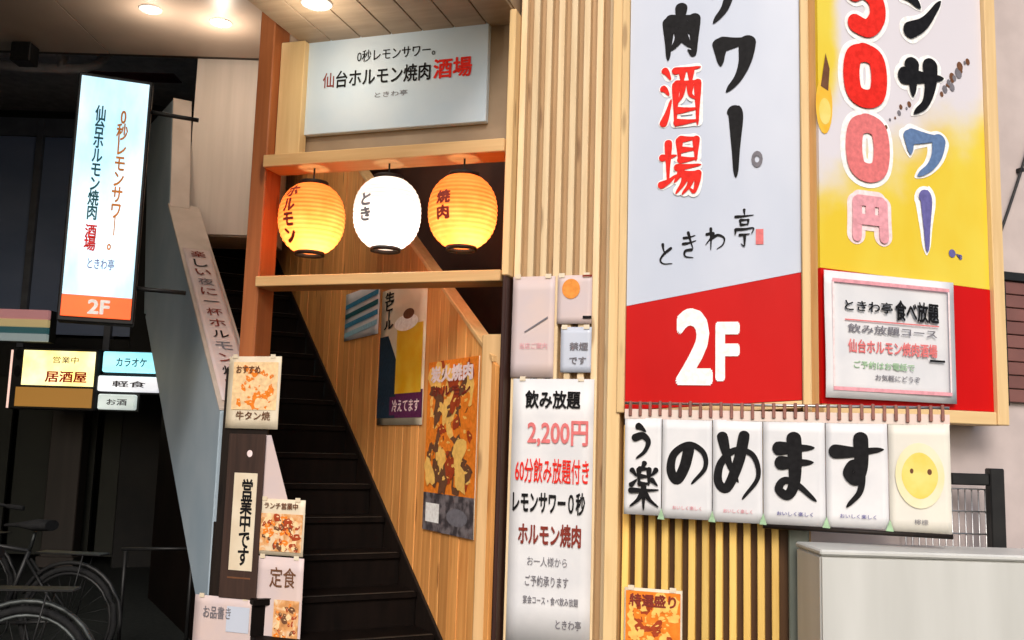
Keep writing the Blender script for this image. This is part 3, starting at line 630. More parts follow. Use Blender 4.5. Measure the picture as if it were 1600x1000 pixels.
t = paper('price_notice', 'pale pink notice with an orange photo below the food notice', rc, K['pinkp'], y, 9)
food(t, sub(rc, .42, .42, .95, .9), y - .0055, 13, [K['meat'], I['br'], I['fr'], I['fo'], I['fc']], 16)
lettering(t, '定食', sub(rc, .3, .10, .85, .30), I['br'], y - .006, .1)
rc = fr(303, 932, 398, 1030); y = -.048
t = paper('leaflet', 'cream and pink leaflet under the foot of the menu strip', rc, K['pinkp'], y, 10)
lettering(t, 'お品書き', sub(rc, .16, .16, .62, .36), I['g'], y - .006, .1)
patch(t, 'print', [rp(sub(rc, .55, .14, .92, .55))], K['lav'], y - .0057)

# ================================================================== SLATS AND STRIP POSTER
t = Thing('slat_screen', 'tall screen of pale pine slats between the doorway and the white sign', 'screen', FA, .27, 0, .05)
first = None; us = [-.01 + i * .074 for i in range(8)]
for i, u in enumerate(us):
    if not first:
        mb = MB(); mb.box(u, u + .036, .04, .098, 0, 4.9, .003); first = t.part('slat', mb, K['slat'])
    else: share(t, 'slat', first, u - us[0], random.uniform(-.002, .002), 0)
u0, u1 = FA.uv(955, 500)[0], FA.uv(972, 500)[0]
mb = MB(); mb.box(u0 - .005, u1 + .006, -.06, .098, 0, 4.9, .004); t.part('edge_post', mb, K['frame'])

rc = FA.rect(796, 592, 925, 1010, .03); rc = (rc[0], rc[1], rc[2], rc[3]); y = .03
t = paper('course_poster', 'tall pale strip poster of red and black lines of text on the slats', rc, K['white'], y, 12, amp=.005)
yy = y - .0075
rows = [('飲み放題', .045, .115, 'k', .16, .84, .45), ('2,200円', .16, .26, 'pr', .2, .94, .35), ('60分飲み放題付き', .305, .40, 'r', .06, .96, .2),
        ('レモンサワー０秒', .43, .515, 'k', .04, .92, .45), ('ホルモン焼肉', .55, .635, 'm', .12, .88, .45),
        ('お一人様から', .675, .71, 'g', .24, .72, .0), ('ご予約承ります', .745, .785, 'g', .22, .74, .1), ('宴会コース・食べ飲み放題', .82, .85, 'g', .2, .86, .1), ('ときわ亭', .9, .935, 'g', .6, .9, .1)]
for s_, a, b, ik, l, r_, bo in rows: lettering(t, s_, sub(rc, l, a, r_, b), I[ik], yy, bo)
rc = FA.rect(800, 432, 866, 590, .03)
t = paper('pale_notice', 'blank looking pinkish notice with a thin slanting line on the slats', rc, K['pinkp'], .03, 13)
u0, a, u1, b = sub(rc, .3, .4, .85, .55); patch(t, 'print', [[(u0, a), (u0 + .006, a - .004), (u1, b - .01), (u1, b)]], I['g'], .0225)
lettering(t, '当店ご案内', sub(rc, .2, .66, .85, .72), I['p'], .0225, 0)
rc = FA.rect(871, 430, 925, 506, .03)
t = paper('orange_dot_notice', 'small pink notice with an orange disc on the slats', rc, K['pinkp'], .03, 14)
patch(t, 'print', [ell((rc[0] + rc[2]) / 2 - .02, rc[3] - .075, .05, .055)], I['o'], .0235)
patch(t, 'print', [rp(sub(rc, .75, .84, 1, .9))], I['k'], .0235)
patch(t, 'print', [rp(sub(rc, .72, .0, 1, .04))], I['m'], .0235)
rc = FA.rect(876, 511, 924, 582, .03)
t = paper('white_notice', 'small bluish white notice under the orange disc one', rc, K['lav'], .03, 15)
lettering(t, '禁煙', sub(rc, .3, .34, .9, .52), I['g'], .0225, .3); lettering(t, 'です', sub(rc, .3, .66, .85, .82), I['g'], .0225, .3)

# ================================================================== CORNER SIGNS
yb = -.055
uW0, uW1 = FA.uv(984, 300, yb)[0], FA.uv(1249, 300, yb)[0]
zb0 = FA.uv(1110, 629, yb)[1]; zT = 4.9
zL, zR = FA.uv(976, 478, yb)[1], FA.uv(1250, 425, yb)[1]
t = Thing('white_banner_sign', 'tall white sign with black and red brush writing and a red 2F foot', 'sign', FA, (uW0 + uW1) / 2, zb0, yb)
mb = MB(); mb.prism([(uW0 - .008, zL), (uW1 + .006, zR), (uW1 + .006, zT), (uW0 - .008, zT)], yb, yb + .02); t.part('white_panel', mb, K['lav'])
mb = MB(); mb.prism([(uW0 - .008, zb0 - .045), (uW1 + .006, zb0 + .02), (uW1 + .006, zR - .002), (uW0 - .008, zL - .002)], yb - .002, yb + .02); t.part('red_panel', mb, K['red'])
mb = MB(); mb.box(uW0 - .006, uW1, yb + .022, .098, zb0 - .03, zT); t.part('back_box', mb, K['frame'])
mb = MB(); mb.box(uW0 - .05, uW0 - .01, yb - .02, .096, zb0 - .06, zT, .004); t.part('frame_strip', mb, K['frame'])
mb = MB(); mb.box(uW1 + .008, 1.56, yb - .025, .096, zb0 - .05, zT, .006); t.part('frame_strip', mb, K['frame'])
mb = MB(); mb.prism([(uW0 - .008, zb0 - .085), (uW1 + .006, zb0 - .02), (uW1 + .006, zb0 + .016), (uW0 - .008, zb0 - .049)], yb - .012, .09, .003); t.part('frame_rail', mb, K['frameh'])
def wr(x0, y0, x1, y1): return FA.rect(x0, y0, x1, y1, yb)
yk = yb - .004
brush(t, '肉', wr(1038, 5, 1092, 92), .062, I['k'], yk, lean=.0)
for ch, r_ in (('酒', wr(1034, 98, 1094, 200)), ('場', wr(1032, 212, 1094, 304))):
    brush(t, ch, r_, .054, I['w'], yk + .002, taper=False, name='outline'); brush(t, ch, r_, .037, I['r'], yk - .003, lean=.0)
brush(t, 'サ', wr(1092, -85, 1166, 36), .085, I['k'], yk); brush(t, 'ワ', wr(1118, 52, 1176, 142), .082, I['k'], yk); brush(t, '｜', wr(1120, 168, 1180, 276), .07, I['k'], yk)
lettering(t, '焼', wr(1036, -100, 1094, -8), I['k'], yk, .5)
lettering(t, '。', wr(1174, 236, 1192, 262), I['g'], yk, .4)
for ch, r_ in (('と', wr(1026, 378, 1054, 416)), ('き', wr(1062, 360, 1092, 406)), ('わ', wr(1100, 354, 1136, 392)), ('亭', wr(1146, 326, 1180, 386))): brush(t, ch, r_, .014, I['k'], yk)
patch(t, 'stamp', [rp(wr(1181, 358, 1193, 382))], I['pr'], yk)
lettering(t, '2', wr(1056, 482, 1114, 602), I['w'], yk - .002, .55); lettering(t, 'F', wr(1118, 503, 1156, 596), I['w'], yk - .002, .55)

yq = -.05
v0, v1 = .035, YE.uv(1541, 300, yq)[0]
zq0 = YE.uv(1400, 636, yq)[1]; zqL, zqR = YE.uv(1284, 418, yq)[1], YE.uv(1540, 452, yq)[1]
t = Thing('yellow_banner_sign', 'tall yellow sign with red price digits and dark brush characters round the corner', 'sign', YE, (v0 + v1) / 2, zq0, yq)
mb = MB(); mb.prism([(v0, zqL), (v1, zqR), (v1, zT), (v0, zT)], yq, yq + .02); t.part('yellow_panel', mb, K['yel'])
mb = MB(); mb.prism([(v0, zq0), (v1, zq0), (v1, zqR - .002), (v0, zqL - .002)], yq - .002, yq + .02); t.part('red_panel', mb, K['red'])
mb = MB(); mb.box(v0, v1, yq + .022, .158, zq0 - .02, zT); t.part('back_box', mb, K['frame'])
mb = MB(); mb.box(v1 + .002, v1 + .075, yq - .03, .158, zq0 - .07, zT, .005); t.part('frame_strip', mb, K['frame'])
mb = MB(); mb.box(v0, v1, yq - .02, .158, zq0 - .07, zq0 - .003, .004); t.part('frame_rail', mb, K['frameh'])
def yr(x0, y0, x1, y1): return YE.rect(x0, y0, x1, y1, yq)
yk = yq - .004
for ch, r_, ik in (('5', yr(1316, -52, 1378, 50), 'r'), ('0', yr(1320, 78, 1380, 160), 'r'), ('0', yr(1324, 188, 1384, 276), 'pr'), ('円', yr(1330, 308, 1386, 378), 'p')):  # both columns turn paler downwards: glare put into the ink colours
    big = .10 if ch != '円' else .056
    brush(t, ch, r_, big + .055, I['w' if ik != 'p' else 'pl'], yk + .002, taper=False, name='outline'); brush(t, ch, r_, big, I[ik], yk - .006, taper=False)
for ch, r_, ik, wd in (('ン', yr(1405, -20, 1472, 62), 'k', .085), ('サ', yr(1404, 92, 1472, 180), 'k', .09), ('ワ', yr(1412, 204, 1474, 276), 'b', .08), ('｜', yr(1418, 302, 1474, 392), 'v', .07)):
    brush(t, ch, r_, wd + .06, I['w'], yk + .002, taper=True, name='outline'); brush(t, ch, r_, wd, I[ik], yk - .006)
patch(t, 'print', [ell(*YE.uv(1487, 396, yq), .022, .022), ell(*YE.uv(1487, 396, yq), .022, .022)[:1] + ell(*YE.uv(1500, 402, yq), .012, .014)], I['v'], yk)
# splash and lemon printed at the left edge
u_, z_ = YE.uv(1287, 165, yq)
patch(t, 'lemon_print', [ell(u_, z_, .05, .15)], K['beer'], yk); patch(t, 'lemon_print', [ell(u_ + .004, z_ - .03, .035, .07)], K['lemon'], yk - .0006)
patch(t, 'stem_print', [[(u_ - .02, z_ + .10), (u_ + .025, z_ + .08), (u_ + .035, z_ + .2), (u_ + .012, z_ + .28)]], I['br'], yk - .0009)
rs = random.Random(5)
for a, b in ((1484, 132), (1494, 112), (1402, 176)):
    u_, z_ = YE.uv(a, b, yq)
    for k in range(7):
        f = k / 6 - .5; rx = .006 + .018 * rs.random() * (1 - abs(f))
        pts = [(x * .75 - z * .3, z) for x, z in ell(0, 0, rx, rx * 2.1, 12)]
        dx, dz = u_ + f * .13 + rs.uniform(-.015, .015), z_ + f * .15 + rs.uniform(-.02, .02)
        patch(t, 'splash_print', [[(dx + x, dz + z * .8 + x * .9) for x, z in pts]], I['g' if k % 2 else 'br'], yk + .001 - k * .0001)

# paper notice hung over the foot of the yellow sign
yn = yq - .03
c = YE.rect(1288, 432, 1492, 626, yn)
t = Thing('framed_notice', 'white paper notice with thin red border hung over the foot of the yellow sign', 'notice', YE, (c[0] + c[2]) / 2, c[1], yn)
mb = MB(); mb.sheet(c[0], c[2], c[1], c[3], yn, .012, 9, 21, .003); t.part('sheet', mb, K['white'])
yy = yn - .0145; b_ = .018
q = sub(c, .05, .06, .95, .94); u0, a, u1, b = q
for pl_, ik in (([(u0, b - b_), (u1, b - b_), (u1, b), (u0, b)], 'p'), ([(u0, a), (u1, a), (u1, a + b_), (u0, a + b_)], 'p'), ([(u0, a + b_), (u0 + .01, a + b_), (u0 + .01, b - b_), (u0, b - b_)], 'pl'), ([(u1 - .01, a + b_), (u1, a + b_), (u1, b - b_), (u1 - .01, b - b_)], 'pl')):
    patch(t, 'border_print', [pl_], I[ik], yy)
lettering(t, 'ときわ亭', sub(c, .14, .22, .50, .31), I['k'], yy, .3); lettering(t, '食べ放題', sub(c, .52, .19, .86, .36), I['k'], yy, .5)
patch(t, 'rule_print', [rp(sub(c, .14, .375, .86, .385))], I['pr'], yy)
lettering(t, '飲み放題コース', sub(c, .16, .41, .84, .48), I['g'], yy, .2)
lettering(t, '仙台ホルモン焼肉酒場', sub(c, .16, .53, .84, .64), I['pr'], yy, .4)
patch(t, 'rule_print', [rp(sub(c, .78, .655, .90, .672))], I['k'], yy)
lettering(t, 'ご予約はお電話で', sub(c, .2, .70, .66, .76), I['gr'], yy, .3); lettering(t, 'お気軽にどうぞ', sub(c, .36, .80, .7, .85), I['g'], yy, .1)

# ================================================================== HANGING ROW OF SHEETS
yh = -.11
edges = [975, 1034, 1113, 1192, 1290, 1388, 1486]
ed = [FA.uv(x, 730, yh)[0] for x in edges]
zt = FA.uv(1230, 658, yh)[1]; zbn = FA.uv(1230, 820, yh)[1]
t = Thing('sheet_banner', 'row of six white sheets with large black brush characters hung under the 2F panel', 'banner', FA, (ed[0] + ed[-1]) / 2, zbn, yh)
mb = MB(); mb.tube([(ed[0], yh, zt + .075), (ed[-1], yh, zt + .075)], .007, 8); t.part('rod', mb, K['steel'])
mb = MB(); mb.box(ed[0], ed[-1], yh - .002, yh + .002, zt - .004, zt + .045); t.part('header_tape', mb, K['pinkt'])
nclip = 30; first = None
for i in range(nclip):
    u = ed[0] + .03 + (ed[-1] - ed[0] - .06) * i / (nclip - 1)
    if not first:
        mb = MB(); mb.box(u - .008, u + .008, yh - .013, yh - .004, zt + .01, zt + .085, .003); u00 = u; first = t.part('clip', mb, K['clipm'])
    else: share(t, 'clip', first, u - u00, 0, random.uniform(-.006, .004))
chars = [None, 'の', 'め', 'ま', 'す', None]
for i in range(6):
    rc = (ed[i] + .002, zbn + (.012 if i == 0 else random.uniform(-.004, .004)), ed[i + 1] - .002, zt)
    mb = MB(); mb.sheet(rc[0], rc[2], rc[1], rc[3], yh, .0045, 9, 30 + i); sh = t.part('sheet', mb, K['white'] if i < 5 else K['palec'])
    y = yh - .0075
    if chars[i]:
        big = {'の': .050, 'め': .050, 'ま': .064, 'す': .062}[chars[i]]
        q = sub(rc, .06, .10, .94, .80); 
        if chars[i] == 'の': q = sub(rc, .06, .16, 1.0, .70)
        if chars[i] == 'め': q = sub(rc, -.02, .06, 1.02, .80)
        brush(t, chars[i], q, big, I['k'], y, sh)
        lettering(t, 'おいしく楽しく', sub(rc, .22, .87, .8, .91), I['v' if i > 2 else 'p'], y, .1, parent=sh)
    elif i == 0:
        brush(t, 'う', sub(rc, .1, .06, .8, .42), .036, I['k'], y, sh); brush(t, '楽', sub(rc, .12, .46, .96, .94), .026, I['k'], y, sh)
    else:
        cx, cz = (rc[0] + rc[2]) / 2, (rc[1] + rc[3]) / 2 + .01
        patch(t, 'lemon_print', [ell(cx, cz, .105, .15, 28)], K['lemonf'], y + .001, sh)
        # a plain round lemon with a nub
        patch(t, 'lemon_print', [[(cx + .078 * math.cos(a), cz + .10 * math.sin(a) * (1 - .06 * math.cos(2 * a))) for a in [2 * math.pi * k / 32 for k in range(32)]]], K['lemon'], y, sh)
        patch(t, 'pip_print', [ell(cx - .034, cz + .02, .008, .012, 10), ell(cx + .042, cz + .018, .010, .014, 10)], I['br'], y - .0007, sh)
        lettering(t, '檸檬', sub(rc, .4, .88, .62, .93), I['g'], y, .0, parent=sh)
for i in range(1, 6):
    mb = MB(); u = ed[i]; mb.prism([(u - .018, zbn - .004), (u + .018, zbn - .006), (u + .002, zbn + .05)], yh - .014, yh - .011, .001); t.part('tie', mb, I['gr'])
mb = MB(); mb.tube([(ed[3], yh, zbn - .012), (ed[-1], yh, zbn - .016)], .011, 8); t.part('shadow_bar', mb, K['dark'])  # dark bar stands in for the shadow under the right-hand sheets
for u in (ed[0] + .02, ed[3], ed[-1] - .03):
    mb = MB(); mb.tube([(u, yh, zt + .07), (u, yh + .05, zt + .075)], .005, 6); t.part('hook', mb, K['blackm'])

# ================================================================== LOWER SLATS, POST, CABINET
t = Thing('slat_fence', 'low run of honey coloured slats below the hanging sheets', 'screen', FA, 1.0, 0, 0)
first = None
for i in range(12):
    u = .628 + i * .067
    if not first:
        mb = MB(); mb.box(u, u + .034, -.01, .048, 0, 1.62, .003); first = t.part('slat', mb, K['slatlow'])
    else: share(t, 'slat', first, i * .067, random.uniform(-.003, .003), 0)
t = Thing('corner_post', 'dark green-grey square post between the slats and the white cabinet', 'post', FA, 1.49, 0, 0)
mb = MB(); mb.box(1.445, 1.54, -.03, .09, 0, 1.66, .006); t.part('shaft', mb, K['greenp'])
mb = MB(); mb.box(1.435, 1.55, -.04, .1, 0, .08, .004); t.part('base', mb, K['greenp'])
rc = FA.rect(975, 920, 1066, 1040, -.03)
t = paper('orange_flyer', 'orange and yellow photo flyer at the foot of the slats', rc, K['cream'], -.03, 44)
food(t, sub(rc, .03, .04, .97, .97), -.0355, 14, [I['fo'], I['fr'], I['fo'], I['fy'], I['fy']], 40, rmax=.15)
lettering(t, '特選盛り', sub(rc, .1, .07, .9, .24), I['m'], -.0415, .5)

CB = Frame((1.385, 4.30), 0)
zt_ = 1.085
t = Thing('white_cabinet', 'white enamelled equipment cabinet standing before the corner of the shop', 'cabinet', CB, .75, 0, .15)
mb = MB(); mb.box(0, 1.5, .012, .36, .06, zt_ - .028, .008); t.part('body', mb, K['cab'])
mb = MB(); mb.box(-.004, 1.505, -.004, .364, zt_ - .026, zt_, .008); t.part('top', mb, K['cab'])
xs = [.004, 1.496]
for i in range(1):
    for a, b in ((.09, zt_ - .034),):
        mb = MB(); mb.box(xs[i] + .0005, xs[i + 1] - .0005, 0, .011, a, b, .001); t.part('front_panel', mb, K['cab'])
for a in (.1, 1.4):
    mb = MB(); mb.box(a - .04, a + .04, .05, .3, 0, .06, .003); t.part('foot', mb, K['blackm'])

# black bracket stand with a wire grid, behind the cabinet
SG = Frame((0, 5.02), 0)
a = SG.uv(1553, 735); b = SG.uv(1490, 748); zlow = SG.uv(1530, 850)[1]
t = Thing('wire_stand', 'black inverted L stand with a wire grid behind the white cabinet', 'stand', SG, a[0], 0)
mb = MB(); mb.box(a[0] - .035, a[0] + .04, -.03, .03, 0, a[1] + .01, .006); t.part('upright', mb, K['blackm'])
mb = MB(); mb.box(b[0] - .02, a[0] - .036, -.025, .025, b[1] - .03, b[1] + .03, .006); t.part('arm', mb, K['blackm'])
mb = MB(); mb.box(a[0] - .3, a[0] + .2, -.05, .05, 0, .03, .004); t.part('foot', mb, K['blackm'])
x0, x1 = b[0] - .25, a[0] - .045; first = None
for i in range(13):
    x = x0 + (x1 - x0) * i / 12
    if not first: mb = MB(); mb.tube([(x, .012, .55), (x, .012, b[1] - .05)], .004, 6); first = t.part('grid_wire', mb, K['steel'])
    else: share(t, 'grid_wire', first, x - x0, 0, 0)
for i in range(8):
    z = .55 + (b[1] - .6) * i / 7
    mb = MB(); mb.tube([(x0, .004, z), (x1, .004, z)], .004, 6); t.part('grid_wire', mb, K['steel'])

# right: dark maroon shutter window set on the flank wall, and a hanging cable
c = YE.rect(1568, 446, 1690, 632, .15)
t = Thing('maroon_window', 'dark maroon slatted panel with a black head on the mauve wall', 'shutter', YE, (c[0] + c[2]) / 2, c[1], .15)
nn = 9; first = None
for i in range(nn):
    h = (c[3] - c[1]) / nn
    if not first: mb = MB(); mb.box(c[0], c[2], .125, .15, c[1] + .003, c[1] + h - .003, .003); first = t.part('slat', mb, K['maroon'])
    else: share(t, 'slat', first, 0, 0, h * i)
mb = MB(); mb.box(c[0] - .03, c[2] + .03, .11, .158, c[3], c[3] + .05, .004); t.part('head', mb, K['blackm'])
mb = MB(); mb.box(c[0] - .03, c[0] - .002, .115, .158, c[1] - .02, c[3] - .002, .004); t.part('jamb', mb, K['blackm'])
p0, p1 = YE.uv(1556, 384, .13), YE.uv(1612, 205, .13)
t = Thing('hanging_cable', 'thin dark cable slanting across the mauve wall beside the yellow sign', 'cable', YE, p0[0], p0[1], .13)
pts = [(p0[0] + (p1[0] - p0[0]) * k / 10 * 1.4, .13, p0[1] + (p1[1] - p0[1]) * k / 10 * 1.4 - .03 * math.sin(math.pi * k / 10)) for k in range(11)]
mb = MB(); mb.tube(pts, .008, 8); t.part('wire', mb, K['blackm'])
for k in (0, 5): mb = MB(); mb.box(pts[k][0] - .012, pts[k][0] + .012, .12, .158, pts[k][2] - .012, pts[k][2] + .012, .002); t.part('clip', mb, K['blackm'])

# ================================================================== LIT SIGN ON THE LEFT
u0, u1 = -.232, .148; zA, zB, zC = 2.165, 2.292, 3.618
t = Thing('hanging_light_sign', 'tall glowing pale blue box sign with an orange-red foot hung in the passage', 'sign', LS, 0, zA, 0)
mb = MB(); mb.box(u0 - .02, u1 + .02, .012, .14, zA - .03, zC + .025, .008); t.part('casing', mb, K['blackm'])
mb = MB(); mb.box(u0, u1, 0, .011, zB + .001, zC, .002); t.part('lit_face', mb, glow('lit_acrylic', (.36, .66, .82), .62, (.72, .86, .92), (3, 3, 1.2)))
mb = MB(); mb.box(u0, u1, -.001, .011, zA, zB - .001, .002); t.part('red_face', mb, glow('lit_red_acrylic', (.85, .10, .015), .7, (.80, .07, .01)))
rc = (u0, zB, u1, zC)
lettering(t, '0秒レモンサワー。', sub(rc, .57, .14, .74, .79), I['o'], -.003, .35, True)
lettering(t, '仙台ホルモン焼肉', sub(rc, .24, .13, .40, .66), I['t'], -.003, .35, True)
lettering(t, '酒場', sub(rc, .24, .68, .41, .80), I['r'], -.003, .4, True)
lettering(t, 'ときわ亭', sub(rc, .32, .83, .70, .88), I['v'], -.003, .1)
lettering(t, '2F', (-.09, zA + .02, .03, zB - .02), I['w'], -.003, .5)
for z in (zC - .15, zA + .2):
    mb = MB(); mb.tube([(u1 + .018, .07, z), (u1 + .3, .10, z)], .014, 8); t.part('bracket', mb, K['blackm'])

# ================================================================== BACK OF THE PASSAGE
def br(x0, y0, x1, y1, y=0): return BK.rect(x0, y0, x1, y1, y)
rc = br(20, 548, 146, 636, -.1)
t = Thing('yellow_shop_sign', 'small glowing yellow shop sign with red characters deep in the passage', 'sign', BK, (rc[0] + rc[2]) / 2, rc[1], -.1)
mb = MB(); mb.box(rc[0] - .03, rc[2] + .03, -.09, .1, rc[1] - .03, rc[3] + .03, .01); t.part('casing', mb, K['blackm'])
q = sub(rc, 0, 0, 1, .62); mb = MB(); mb.box(q[0] + .09, q[2], -.102, -.092, q[1], q[3]); t.part('lit_face', mb, glow('lit_yellow', (.95, .78, .22), .9, (.98, .88, .5)))
q = sub(rc, 0, .66, 1, 1); mb = MB(); mb.box(q[0] + .04, q[2], -.102, -.092, q[1], q[3]); t.part('amber_face', mb, glow('lit_amber', (.42, .20, .04), .35))
lettering(t, '居酒屋', sub(rc, .40, .36, .92, .56), I['r'], -.106, .4); lettering(t, '営業中', sub(rc, .48, .1, .8, .22), I['br'], -.106, .1)
for f in (.08, .38): patch(t, 'print', [ell(sub(rc, .05, 0, 1, 1)[0], sub(rc, 0, f, 1, f)[1], .035, .06)], I['k'], -.106)
mb = MB(); mb.tube([(rc[0] - .05, -.05, rc[1] - .02), (rc[0] - .05, -.05, rc[3])], .018, 8); t.part('edge_tube', mb, glow('pink_tube', (.9, .6, .5), .6))
for i, (box_, c_, s_, lab, nm) in enumerate([((160, 550, 247, 582), (.22, .62, .72), .8, 'glowing turquoise sign board right of the yellow sign', 'turquoise_sign'), ((152, 588, 247, 612), (.75, .76, .80), .55, 'narrow white lit board under the turquoise sign', 'white_sign_board'), ((152, 616, 210, 640), (.55, .62, .58), .45, 'small greenish white lit board lowest under the turquoise sign', 'pale_sign_board')]):
    rc = br(*box_, -.1)
    t = Thing(nm, lab, 'sign', BK, (rc[0] + rc[2]) / 2, rc[1], -.1)
    mb = MB(); mb.box(rc[0], rc[2], -.1, -.02, rc[1], rc[3], .012); t.part('lit_box', mb, glow('lit_%d' % i, c_, s_, tuple(min(1, v * 1.3 + .1) for v in c_), (2, 2, 6)))
    mb = MB(); mb.box(rc[0] - .02, rc[2] + .02, -.02, .06, rc[1] - .02, rc[3] + .02, .006); t.part('casing', mb, K['blackm'])
    lettering(t, ('カラオケ', '軽食', 'お酒')[i], sub(rc, .25, .3, .8, .72), I[('t', 'g', 'g')[i]], -.104, .3)
# striped shop board at the far left
rc = br(-60, 482, 74, 532, -.3)
t = Thing('striped_shop_board', 'pink, yellow and teal striped shop board at the far left', 'sign', BK, (rc[0] + rc[2]) / 2, rc[1], -.3)
for i, (a, b, c_) in enumerate(((0, .3, (.50, .22, .22)), (.3, .55, (.55, .42, .2)), (.55, .75, (.03, .10, .11)), (.75, 1, (.3, .36, .36)))):
    q = sub(rc, 0, a, 1, b); mb = MB(); mb.box(q[0], q[2], -.3, -.24, q[1] + .003, q[3] - .003, .004); t.part('band', mb, glow('band_%d' % i, c_, .3))
mb = MB(); mb.box(rc[0], rc[2], -.235, -.1, rc[1], rc[3]); t.part('casing', mb, K['blackm'])
# dark shop front with mullions
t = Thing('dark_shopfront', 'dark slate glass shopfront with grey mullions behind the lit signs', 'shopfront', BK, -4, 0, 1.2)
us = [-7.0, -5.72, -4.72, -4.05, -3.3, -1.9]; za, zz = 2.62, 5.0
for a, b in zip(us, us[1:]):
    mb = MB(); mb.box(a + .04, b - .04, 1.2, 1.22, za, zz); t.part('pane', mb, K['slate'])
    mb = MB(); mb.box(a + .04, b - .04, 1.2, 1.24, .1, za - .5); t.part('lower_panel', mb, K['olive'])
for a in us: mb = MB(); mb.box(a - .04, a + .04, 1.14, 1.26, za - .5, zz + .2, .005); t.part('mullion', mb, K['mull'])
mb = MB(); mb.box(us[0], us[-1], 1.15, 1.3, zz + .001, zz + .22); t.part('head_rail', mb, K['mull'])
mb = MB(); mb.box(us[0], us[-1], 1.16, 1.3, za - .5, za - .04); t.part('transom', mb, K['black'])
c = br(142, 82, 275, 112, .6)
t = Thing('oxide_beam', 'dark red beam across the passage above the blue lit sign', 'beam', BK, (c[0] + c[2]) / 2, c[1], .6)
mb = MB(); mb.box(c[0] - .1, c[2], .6, .8, c[1], c[3], .01); t.part('beam_body', mb, K['redbeam'])
mb = MB(); mb.box(c[0] - .1, c[2], .56, .84, c[1] - .03, c[1] - .001, .004); t.part('flange', mb, K['redbeam'])
for (pa, pb, r, lab) in (((-40, 98), (128, 108), .05, 'lower grey duct pipe running under the back ceiling'), ((-40, 78), (132, 74), .08, 'thicker grey duct pipe running above the other one')):
    a, b = BK.uv(*pa, -.3), BK.uv(*pb, -.3)
    t = Thing('duct_pipe', lab, 'pipe', BK, a[0], a[1], -.3, 'grey pipes under the back ceiling')
    mb = MB(); mb.tube([(a[0], -.3, a[1]), ((a[0] + b[0]) / 2, -.3, (a[1] + b[1]) / 2 - .02), (b[0], -.3, b[1]), (b[0] + .12, -.2, b[1] + .1), (b[0] + .15, .1, b[1] + .4)], r, 12); t.part('pipe_run', mb, K['duct'])
    mb = MB(); mb.tube([(a[0] + .9, -.3, a[1] - .3 * 0), (a[0] + .96, -.3, a[1])], r * 1.25, 12); t.part('collar', mb, K['duct'])
p = onz(38, 40, 4.8); p = CAM + ray(38, 72) * (7.9 / ray(38, 72).y)
t = Thing('ceiling_speaker', 'small black box speaker fixed under the ceiling at the far left', 'speaker', W0, p.x, p.z, p.y)
mb = MB(); mb.box(p.x - .085, p.x + .085, p.y - .06, p.y + .1, 4.62, 4.79, .008); t.part('case', mb, K['blackm'])
mb = MB(); mb.box(p.x - .07, p.x + .07, p.y - .068, p.y - .061, 4.635, 4.775, .002); t.part('grille', mb, K['rubber'])
# floor standing column and counter
c = br(78, 650, 128, 872, 1.0)
t = Thing('floor_column', 'dim brown square column standing below the yellow sign', 'column', BK, (c[0] + c[2]) / 2, 0, .9)
mb = MB(); mb.box(c[0], c[2], .9, 1.1, 0, 1.95, .01); t.part('shaft', mb, K['colb'])
mb = MB(); mb.box(c[0] - .03, c[2] + .03, .87, 1.13, 0, .12, .006); t.part('plinth', mb, K['colb'])
t = Thing('guard_rail', 'thin grey metal guard rail beside the parapet foot', 'railing', W0, -2.6, 0, 7.0)
a = CAM + ray(190, 858) * (7.0 / ray(190, 858).y); b = CAM + ray(312, 857) * (7.0 / ray(312, 857).y)
mb = MB(); mb.tube([(a.x, 7, a.z), (b.x, 7, b.z)], .012, 8); t.part('rail', mb, K['blackm'])
for x in (a.x + .03, b.x - .05): mb = MB(); mb.tube([(x, 7, 0), (x, 7, a.z - .012)], .014, 8); t.part('post', mb, K['blackm'])

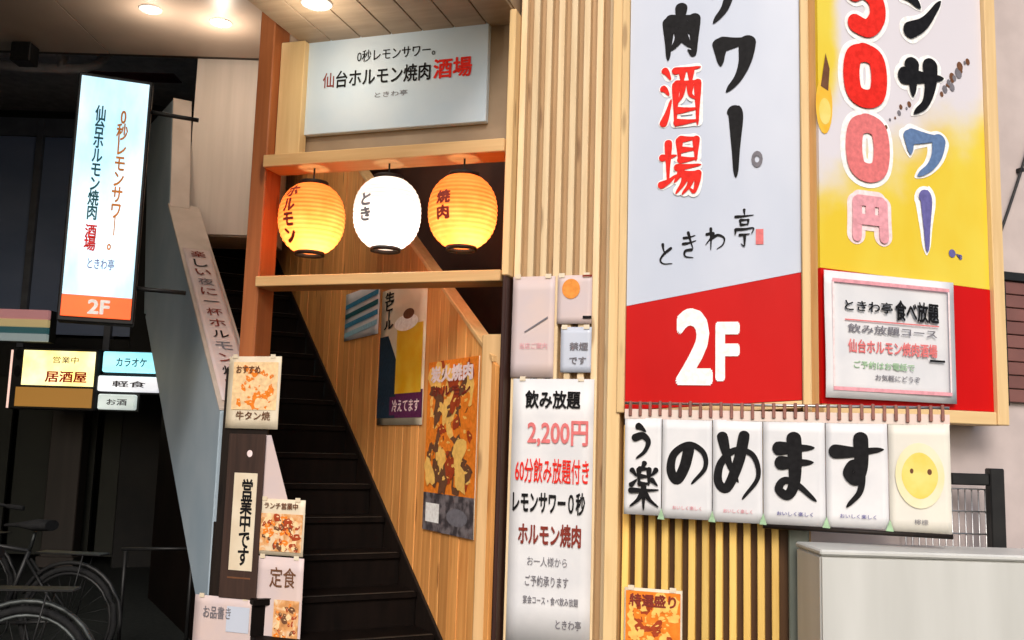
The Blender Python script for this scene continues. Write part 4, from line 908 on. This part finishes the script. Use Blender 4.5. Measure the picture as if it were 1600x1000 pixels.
# ================================================================== BICYCLES (side on, built pointing along -x from the rear wheel at the right)
def bicycle(label, loc, rz, basket=True, metal='alloy'):
    fr = Frame(loc[:2], rz)
    t = Thing('bicycle', label, 'bicycle', fr, 0, 0, 0, 'bicycles parked in the dark passage')
    t.off = (0, 0, 0); Rw = .33; wb = -1.08
    def circ(cx, cz, r, n=36): return [(cx + r * math.cos(2 * math.pi * k / n), 0, cz + r * math.sin(2 * math.pi * k / n)) for k in range(n)]
    for cx in (0, wb):
        mb = MB(); mb.tube(circ(cx, Rw, Rw - .018), .018, 8, True); wh = t.part('wheel', mb, K['rubber'])
        mb = MB(); mb.tube(circ(cx, Rw, Rw - .045), .011, 6, True); t.part('rim', mb, K[metal], wh)
        mb = MB(); mb.tube([(cx, -.045, Rw), (cx, .045, Rw)], .02, 10); t.part('hub', mb, K['blackm'], wh)
        for k in range(20):
            a = 2 * math.pi * k / 20; mb = MB(); mb.tube([(cx + .018 * math.cos(a + 1.2), .02 * (-1) ** k, Rw + .018 * math.sin(a + 1.2)), (cx + (Rw - .05) * math.cos(a), 0, Rw + (Rw - .05) * math.sin(a))], .0013, 4); t.part('spoke', mb, K['blackm'], wh)
        arc = [(cx + (Rw + .022) * math.cos(a), 0, Rw + (Rw + .022) * math.sin(a)) for a in [R_(-10 if cx == 0 else 20) + R_(165 if cx == 0 else 130) * k / 16 for k in range(17)]]
        mb = MB(); mb.tube(arc, .014, 6); t.part('mudguard', mb, K[metal])
    bb = (-.46, 0, .29); seat = (-.30, 0, .74); head = (-.90, 0, .80); hl = (-.95, 0, .62)
    mb = MB()
    for a, b, r in ((bb, seat, .016), (bb, hl, .019), (seat, head, .015), (head, hl, .02)): mb.tube([a, b], r, 8)
    for s_ in (-.05, .05):
        mb.tube([(0, s_, Rw), (bb[0], s_ * .5, bb[2])], .010, 6); mb.tube([(0, s_, Rw), (seat[0], s_ * .4, seat[2] - .05)], .009, 6)
    t.part('frame', mb, K['blackm'])
    mb = MB()
    for s_ in (-.05, .05): mb.tube([(hl[0], s_ * .6, hl[2]), (hl[0] - .06, s_, .5), (wb, s_, Rw)], .011, 6)
    t.part('fork', mb, K['blackm'])
    mb = MB(); mb.tube([head, (-.87, 0, .98)], .012, 8); mb.tube([(-.66, -.27, .99), (-.78, -.25, 1.01), (-.86, -.08, .98), (-.86, .08, .98), (-.78, .25, 1.01), (-.66, .27, .99)], .011, 8); t.part('handlebar', mb, K['blackm'])
    for s_ in (-.27, .27): mb = MB(); mb.tube([(-.55, s_, .98), (-.67, s_, .99)], .016, 8); t.part('grip', mb, K['rubber'])
    mb = MB(); mb.tube([seat, (-.27, 0, .86)], .012, 8); t.part('seat_post', mb, K['alloy'])
    mb = MB(); mb.tube([(-.48, 0, .885), (-.38, 0, .90), (-.26, 0, .905), (-.16, 0, .91)], [.02, .035, .085, .075], 12); sd_ = t.part('saddle', mb, K['rubber'])
    for v in sd_.data.vertices: v.co.z = .9 + (v.co.z - .9) * .45
    mb = MB(); mb.tube([bb, (bb[0], -.07, bb[2])], .02, 8); mb.tube([(bb[0], -.07, bb[2]), (bb[0] + .1, -.07, bb[2] - .13)], .009, 6); mb.box(bb[0] + .05, bb[0] + .15, -.16, -.08, bb[2] - .145, bb[2] - .12); mb.tube([(bb[0] + .09 * math.cos(2 * math.pi * k / 20), -.05, bb[2] + .09 * math.sin(2 * math.pi * k / 20)) for k in range(20)], .006, 5, True); t.part('crank', mb, K['blackm'])
    mb = MB(); mb.box(-.22, .22, -.06, .06, .735, .745, .003); [mb.tube([(0.02, s_, Rw), (.1, s_ , .735)], .005, 6) for s_ in (-.055, .055)]; t.part('rear_rack', mb, K['blackm'])
    if basket:
        mb = MB()
        for k in range(11):
            x = -1.28 + .03 * k
            for y_ in (-.15, .15): mb.tube([(x, y_, .98), (x + (.01 if k < 5 else -.01), y_ * .8, .74)], .002, 4)
        for z in (.98, .92, .86, .80, .74):
            f = 1 - (.98 - z) * .6; mb.tube([(-1.28, -.15 * f, z), (-.98, -.15 * f, z), (-.98, .15 * f, z), (-1.28, .15 * f, z)], .003, 4, True)
        b = t.part('basket', mb, K['blackm']); b['kind'] = 'stuff'
    return t
bicycle('black bicycle nearest the street with its pale rear rim catching light', (-2.29, 4.78), 6)
bicycle('black bicycle behind, parked beside the parapet foot', (-2.72, 6.2), -8, True, 'blackm')
bicycle('black bicycle deepest in the passage, under the yellow sign', (-3.9, 7.3), -14, False, 'blackm')
